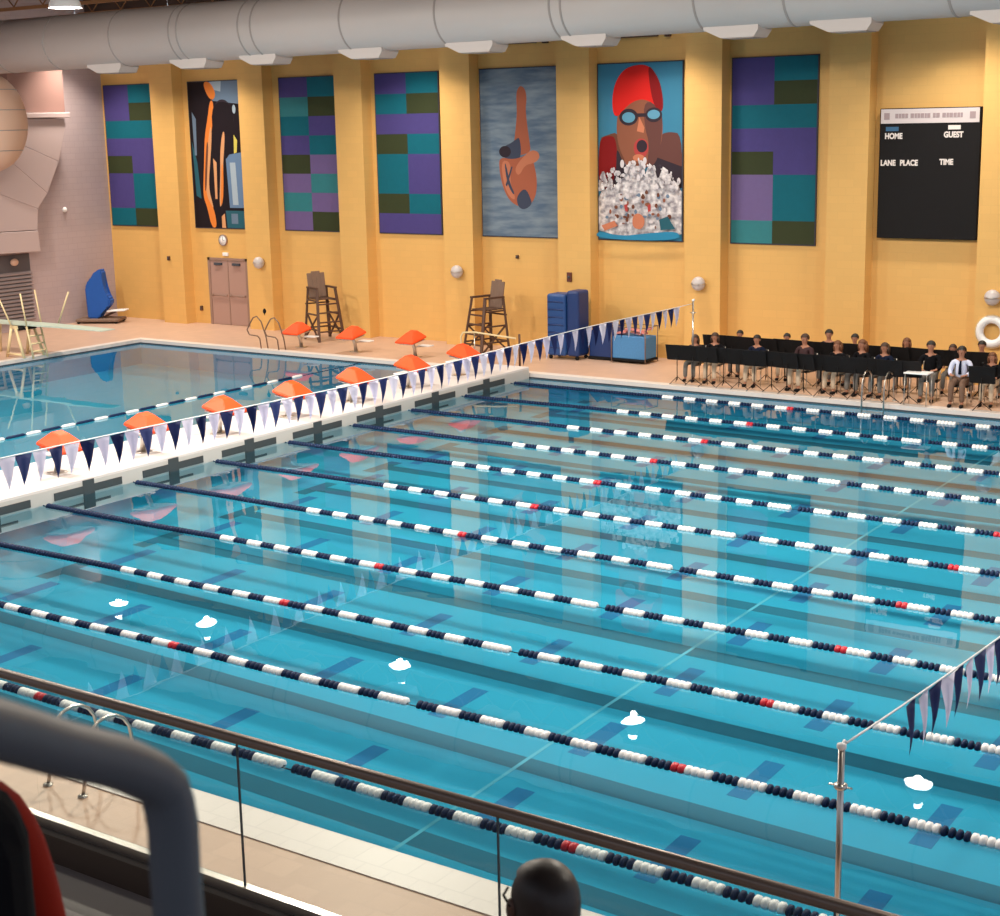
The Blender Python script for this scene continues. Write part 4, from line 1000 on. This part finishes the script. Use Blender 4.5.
# music stands
def music_stand(label, x, y, rz, h):
    t = thing('music_stand', label, 'music stand', (x, y, DZ), rz, 'black music stands in front of the musicians')
    M_ = Matrix.Translation((0, 0, h)) @ Matrix.Rotation(.30, 4, 'X')
    bm = bmx(); rbox(bm, -.29, .29, -.006, .006, -.17, .23, .004, 1, M_); obj('desk', bm, M_black, t)
    bm = bmx(); rbox(bm, -.27, .27, .0, .06, -.185, -.17, .004, 1, M_); obj('lip', bm, M_black, t)
    bm = bmx(); tube(bm, [(0, -.01, h-.05), (0, 0, .10)], .012, 8); obj('pole', bm, M_black, t)
    for k in range(3):
        a = k*2*PI/3; bm = bmx(); tube(bm, [(0, 0, .18), (.24*math.cos(a), .24*math.sin(a), .012)], .009, 6); obj('leg', bm, M_black, t)
    return t
NTH = ['first', 'second', 'third', 'fourth', 'fifth', 'sixth', 'seventh', 'eighth', 'ninth', 'tenth', 'eleventh', 'twelfth', 'thirteenth', 'fourteenth', 'fifteenth', 'sixteenth', 'seventeenth', 'eighteenth', 'nineteenth', 'twentieth']
ms = None
for i in range(19):
    x = 4.20 + i*.42; y = -.84 + .04*math.sin(i*2.3); h = .76 + .04*math.sin(i*1.7)
    if abs(x-11.16) < .45 or abs(x-10.3) < .2: continue
    lab = NTH[i] + ' black music stand from the left in the front line before the musicians'
    if ms is None: ms = music_stand(lab, x, y, .1, h)
    else: dup(ms, (x, y, DZ), rnd.uniform(-.2, .2), lab)
mb = None
for i in range(15):
    x = 4.55 + i*.48; y = .47 + .03*math.sin(i*1.9); lab = NTH[i] + ' black music stand from the left in the line between the two rows'
    if mb is None: mb = music_stand(lab, x, y, .1, .87); mb['group'] = 'black music stands between the rows'
    else: dup(mb, (x, y, DZ), rnd.uniform(-.15, .15), lab)
t = thing('small_table', 'small white-topped table in front of the musicians below the scoreboard', 'table', (10.34, -.90, DZ), 0)
bm = bmx(); rbox(bm, -.28, .28, -.2, .2, .72, .75, .008, 1); obj('tabletop', bm, M_white, t)
for sx in (-1, 1):
    for sy in (-1, 1):
        bm = bmx(); tube(bm, [(sx*.25, sy*.16, .72), (sx*.26, sy*.17, 0)], .013, 6); obj('leg', bm, M_steel, t)

# bald spectator seen from behind
def spectator():
    t = thing('person', 'spectator with shaved dark head and glasses seen from behind at the bottom edge', 'person', (20.293, -31.665, 3.45), .98)
    # local z: head centre at 1.167 ; faces +Y
    N = [(0, -.05, .52, .13), (0, -.06, .66, .13), (0, -.04, .82, .135), (0, -.02, .93, .12), (0, 0, .995, .058), (0, .01, 1.05, .056), (0, .01, 1.11, .082), (0, -.002, 1.175, .083), (0, -.004, 1.245, .062),
         (.10, -.02, .94, .075), (.205, -.02, .915, .062), (.26, .05, .68, .045), (.16, .27, .60, .034),
         (-.10, -.02, .94, .075), (-.205, -.02, .915, .062), (-.26, .05, .68, .045), (-.16, .27, .60, .034),
         (.10, 0, .50, .095), (.13, .42, .50, .065), (.13, .44, .25, .05), (.13, .42, .07, .036), (.14, .56, .04, .034),
         (-.10, 0, .50, .095), (-.13, .42, .50, .065), (-.13, .44, .25, .05), (-.13, .42, .07, .036), (-.14, .56, .04, .034)]
    E = [(0,1),(1,2),(2,3),(3,4),(4,5),(5,6),(6,7),(7,8),(3,9),(9,10),(10,11),(11,12),(3,13),(13,14),(14,15),(15,16),(0,17),(17,18),(18,19),(19,20),(20,21),(0,22),(22,23),(23,24),(24,25),(25,26)]
    bm = skin(N, E, 2)
    for s_ in (-1, 1):
        hand(bm, (s_*.16, .28, .60), (-s_*.3, 1, -.1), (0, 0, 1), (-s_, 0, 0))
        ell(bm, (s_*.086, .012, 1.150), (.012, .024, .034), 12)
        ell(bm, (s_*.033, .085, 1.175), (.015, .011, .009), 8)
    tube(bm, [(0, .088, 1.18), (0, .118, 1.135), (0, .088, 1.125)], [.009, .016, .012], 8); ell(bm, (0, .09, 1.09), (.026, .012, .009), 8)
    ell(bm, (0, -.008, 1.170), (.080, .100, .100), 28)
    obj('body', bm, M_skin_d, t)
    bm = bmx(); t_ = bmesh.new(); bmesh.ops.create_uvsphere(t_, u_segments=36, v_segments=24, radius=1)
    for v in t_.verts: v.co = Vector((math.copysign(abs(v.co.x)**.85, v.co.x)*.086, v.co.y*.106-.010, math.copysign(abs(v.co.z)**.82, v.co.z)*.104+1.170))
    bmesh.ops.delete(t_, geom=[v for v in t_.verts if v.co.z < 1.10 or (v.co.y > .035 and v.co.z < 1.235) or (v.co.y > .0 and v.co.z < 1.15)], context='VERTS')
    for f in t_.faces: f.smooth = True
    join(bm, t_); obj('cropped_hair', bm, mat('cropped_black_hair', (0.026, 0.018, 0.017), .45, noise=.35, nscale=9, bump=.15), t)
    bm = bmx()
    for s_ in (-1, 1): tube(bm, [(s_*.093, -.0, 1.168), (s_*.092, .05, 1.176), (s_*.066, .084, 1.176)], .0035, 6); tube(bm, [(s_*.012+s_*.020*(1+math.cos(a)), .088, 1.170+.015*math.sin(a)) for a in [2*PI*k/12 for k in range(13)]], .0025, 5)
    tube(bm, [(-.014, .09, 1.172), (.014, .09, 1.172)], .0025, 5); obj('glasses', bm, M_black, t)
    N = [(0, -.05, .54, .155), (0, -.06, .68, .15), (0, -.04, .83, .155), (0, -.02, .925, .13), (0, -.005, .965, .08), (.10, -.02, .93, .085), (.21, -.02, .905, .075), (.265, .05, .68, .06), (.17, .25, .61, .048),
         (-.10, -.02, .93, .085), (-.21, -.02, .905, .075), (-.265, .05, .68, .06), (-.17, .25, .61, .048)]
    obj('shirt', skin(N, [(0,1),(1,2),(2,3),(3,4),(3,5),(5,6),(6,7),(7,8),(3,9),(9,10),(10,11),(11,12)], 2), M_grey, t)
    N = [(0, -.04, .52, .14), (.10, 0, .515, .11), (.13, .42, .51, .08), (.13, .445, .25, .068), (.135, .425, .11, .06), (-.10, 0, .515, .11), (-.13, .42, .51, .08), (-.13, .445, .25, .068), (-.135, .425, .11, .06)]
    obj('trousers', skin(N, [(0,1),(1,2),(2,3),(3,4),(0,5),(5,6),(6,7),(7,8)], 1), M_coat_n, t)
    for s_ in (-1, 1):
        bm = bmx(); ell(bm, (s_*.137, .50, .045), (.05, .13, .045), 12); obj('shoe', bm, M_black, t)
spectator()
t = thing('bench', 'long grey gallery bench under the spectators', 'bench', (0, 0, 0))
# red-jacketed person at the left edge
def left_person():
    P_ = (20.075, -33.365, 4.03); RZ_ = .62
    t = thing('person', 'standing person in red jacket with black backpack cut off at the lower left corner', 'person', P_, RZ_)
    N = [(0, 0, .95, .13), (0, 0, 1.10, .125), (0, 0, 1.28, .14), (0, 0, 1.43, .11), (0, .01, 1.52, .058), (0, .02, 1.58, .056), (0, .03, 1.65, .082), (0, .02, 1.73, .082), (0, .02, 1.80, .05),
         (.10, 0, 1.43, .08), (.20, 0, 1.41, .065), (.25, .0, 1.13, .048), (.24, .06, .90, .034), (-.10, 0, 1.43, .08), (-.20, 0, 1.41, .065), (-.25, .0, 1.13, .048), (-.24, .06, .90, .034),
         (.10, 0, .88, .09), (.11, .01, .50, .062), (.12, -.01, .10, .04), (.13, .12, .045, .036), (-.10, 0, .88, .09), (-.11, .01, .50, .062), (-.12, -.01, .10, .04), (-.13, .12, .045, .036)]
    E = [(0,1),(1,2),(2,3),(3,4),(4,5),(5,6),(6,7),(7,8),(3,9),(9,10),(10,11),(11,12),(3,13),(13,14),(14,15),(15,16),(0,17),(17,18),(18,19),(19,20),(0,21),(21,22),(22,23),(23,24)]
    bm = skin(N, E, 1)
    for s_ in (-1, 1): hand(bm, (s_*.24, .065, .90), (0, .2, -1), (s_, 0, 0), (0, 1, .2)); ell(bm, (s_*.088, .02, 1.67), (.012, .022, .032), 8); ell(bm, (s_*.033, .108, 1.685), (.014, .010, .009), 8)
    tube(bm, [(0, .11, 1.69), (0, .137, 1.65), (0, .105, 1.64)], [.008, .015, .012], 8); ell(bm, (0, .11, 1.61), (.024, .012, .009), 8)
    obj('body', bm, M_skin, t)
    bm = bmx(); t_ = bmesh.new(); bmesh.ops.create_uvsphere(t_, u_segments=20, v_segments=14, radius=1)
    for v in t_.verts: v.co = Vector((v.co.x*.104, v.co.y*.116+.01, v.co.z*.108+1.725))
    bmesh.ops.delete(t_, geom=[v for v in t_.verts if (v.co.z < 1.64) or (v.co.y > .06 and v.co.z < 1.765)], context='VERTS')
    for f in t_.faces: f.smooth = True
    join(bm, t_); obj('hair', bm, M_hair[0], t)
    N = [(0, 0, .92, .155), (0, 0, 1.10, .15), (0, 0, 1.28, .16), (0, 0, 1.43, .14), (0, .005, 1.50, .10), (.11, 0, 1.45, .11), (.205, 0, 1.43, .095), (.262, 0, 1.13, .066), (.25, .055, .93, .05), (-.11, 0, 1.45, .11), (-.205, 0, 1.43, .095), (-.262, 0, 1.13, .066), (-.25, .055, .93, .05)]
    obj('jacket', skin(N, [(0,1),(1,2),(2,3),(3,4),(3,5),(5,6),(6,7),(7,8),(3,9),(9,10),(10,11),(11,12)], 2), M_redj, t)
    N = [(0, 0, .92, .145), (.10, 0, .86, .105), (.11, .01, .50, .078), (.12, -.01, .12, .07), (-.10, 0, .86, .105), (-.11, .01, .50, .078), (-.12, -.01, .12, .07)]
    obj('trousers', skin(N, [(0,1),(1,2),(2,3),(0,4),(4,5),(5,6)], 1), M_coat, t)
    for s_ in (-1, 1):
        bm = bmx(); ell(bm, (s_*.125, .08, .045), (.05, .13, .045), 12); obj('shoe', bm, M_black, t)
    t2 = thing('backpack', 'black backpack worn over the red jacket in the lower left corner', 'backpack', P_, RZ_)
    bm = bmx(); rbox(bm, -.32, .335, -.36, -.14, .92, 1.60, .10, 4); obj('bag_body', bm, M_coat, t2)
    bm = bmx(); rbox(bm, -.16, .16, -.41, -.34, .95, 1.22, .03, 3); obj('front_pocket', bm, M_coat_n, t2)
    for s_ in (-1, 1):
        bm = bmx(); pts = [(s_*.11, -.17, 1.44), (s_*.12, -.08, 1.57), (s_*.13, .05, 1.575), (s_*.14, .15, 1.45), (s_*.15, .165, 1.25), (s_*.18, .12, 1.05), (s_*.17, -.16, .98)]; tube(bm, pts, .022, 8); obj('shoulder_strap', bm, M_coat, t2)
left_person()
# benches under the spectators
for c in list(COL.objects):
    if c.name.startswith('bench'): bpy.data.objects.remove(c)
def bench(label, xa, xb, y, z):
    t = thing('gallery_bench', label, 'bench', ((xa+xb)/2, y, z), 0, None); L = (xb-xa)/2
    bm = bmx(); rbox(bm, -L, L, -.16, .20, .39, .43, .01, 1); obj('seat_plank', bm, M_hand, t)
    for x in (-L+.2, 0, L-.2):
        bm = bmx(); rbox(bm, x-.03, x+.03, -.12, .14, 0, .39, .006, 1); obj('support', bm, M_hand, t)
bench('dark grey bench below the bald spectator', 19.6, 21.0, -31.68, 3.45)
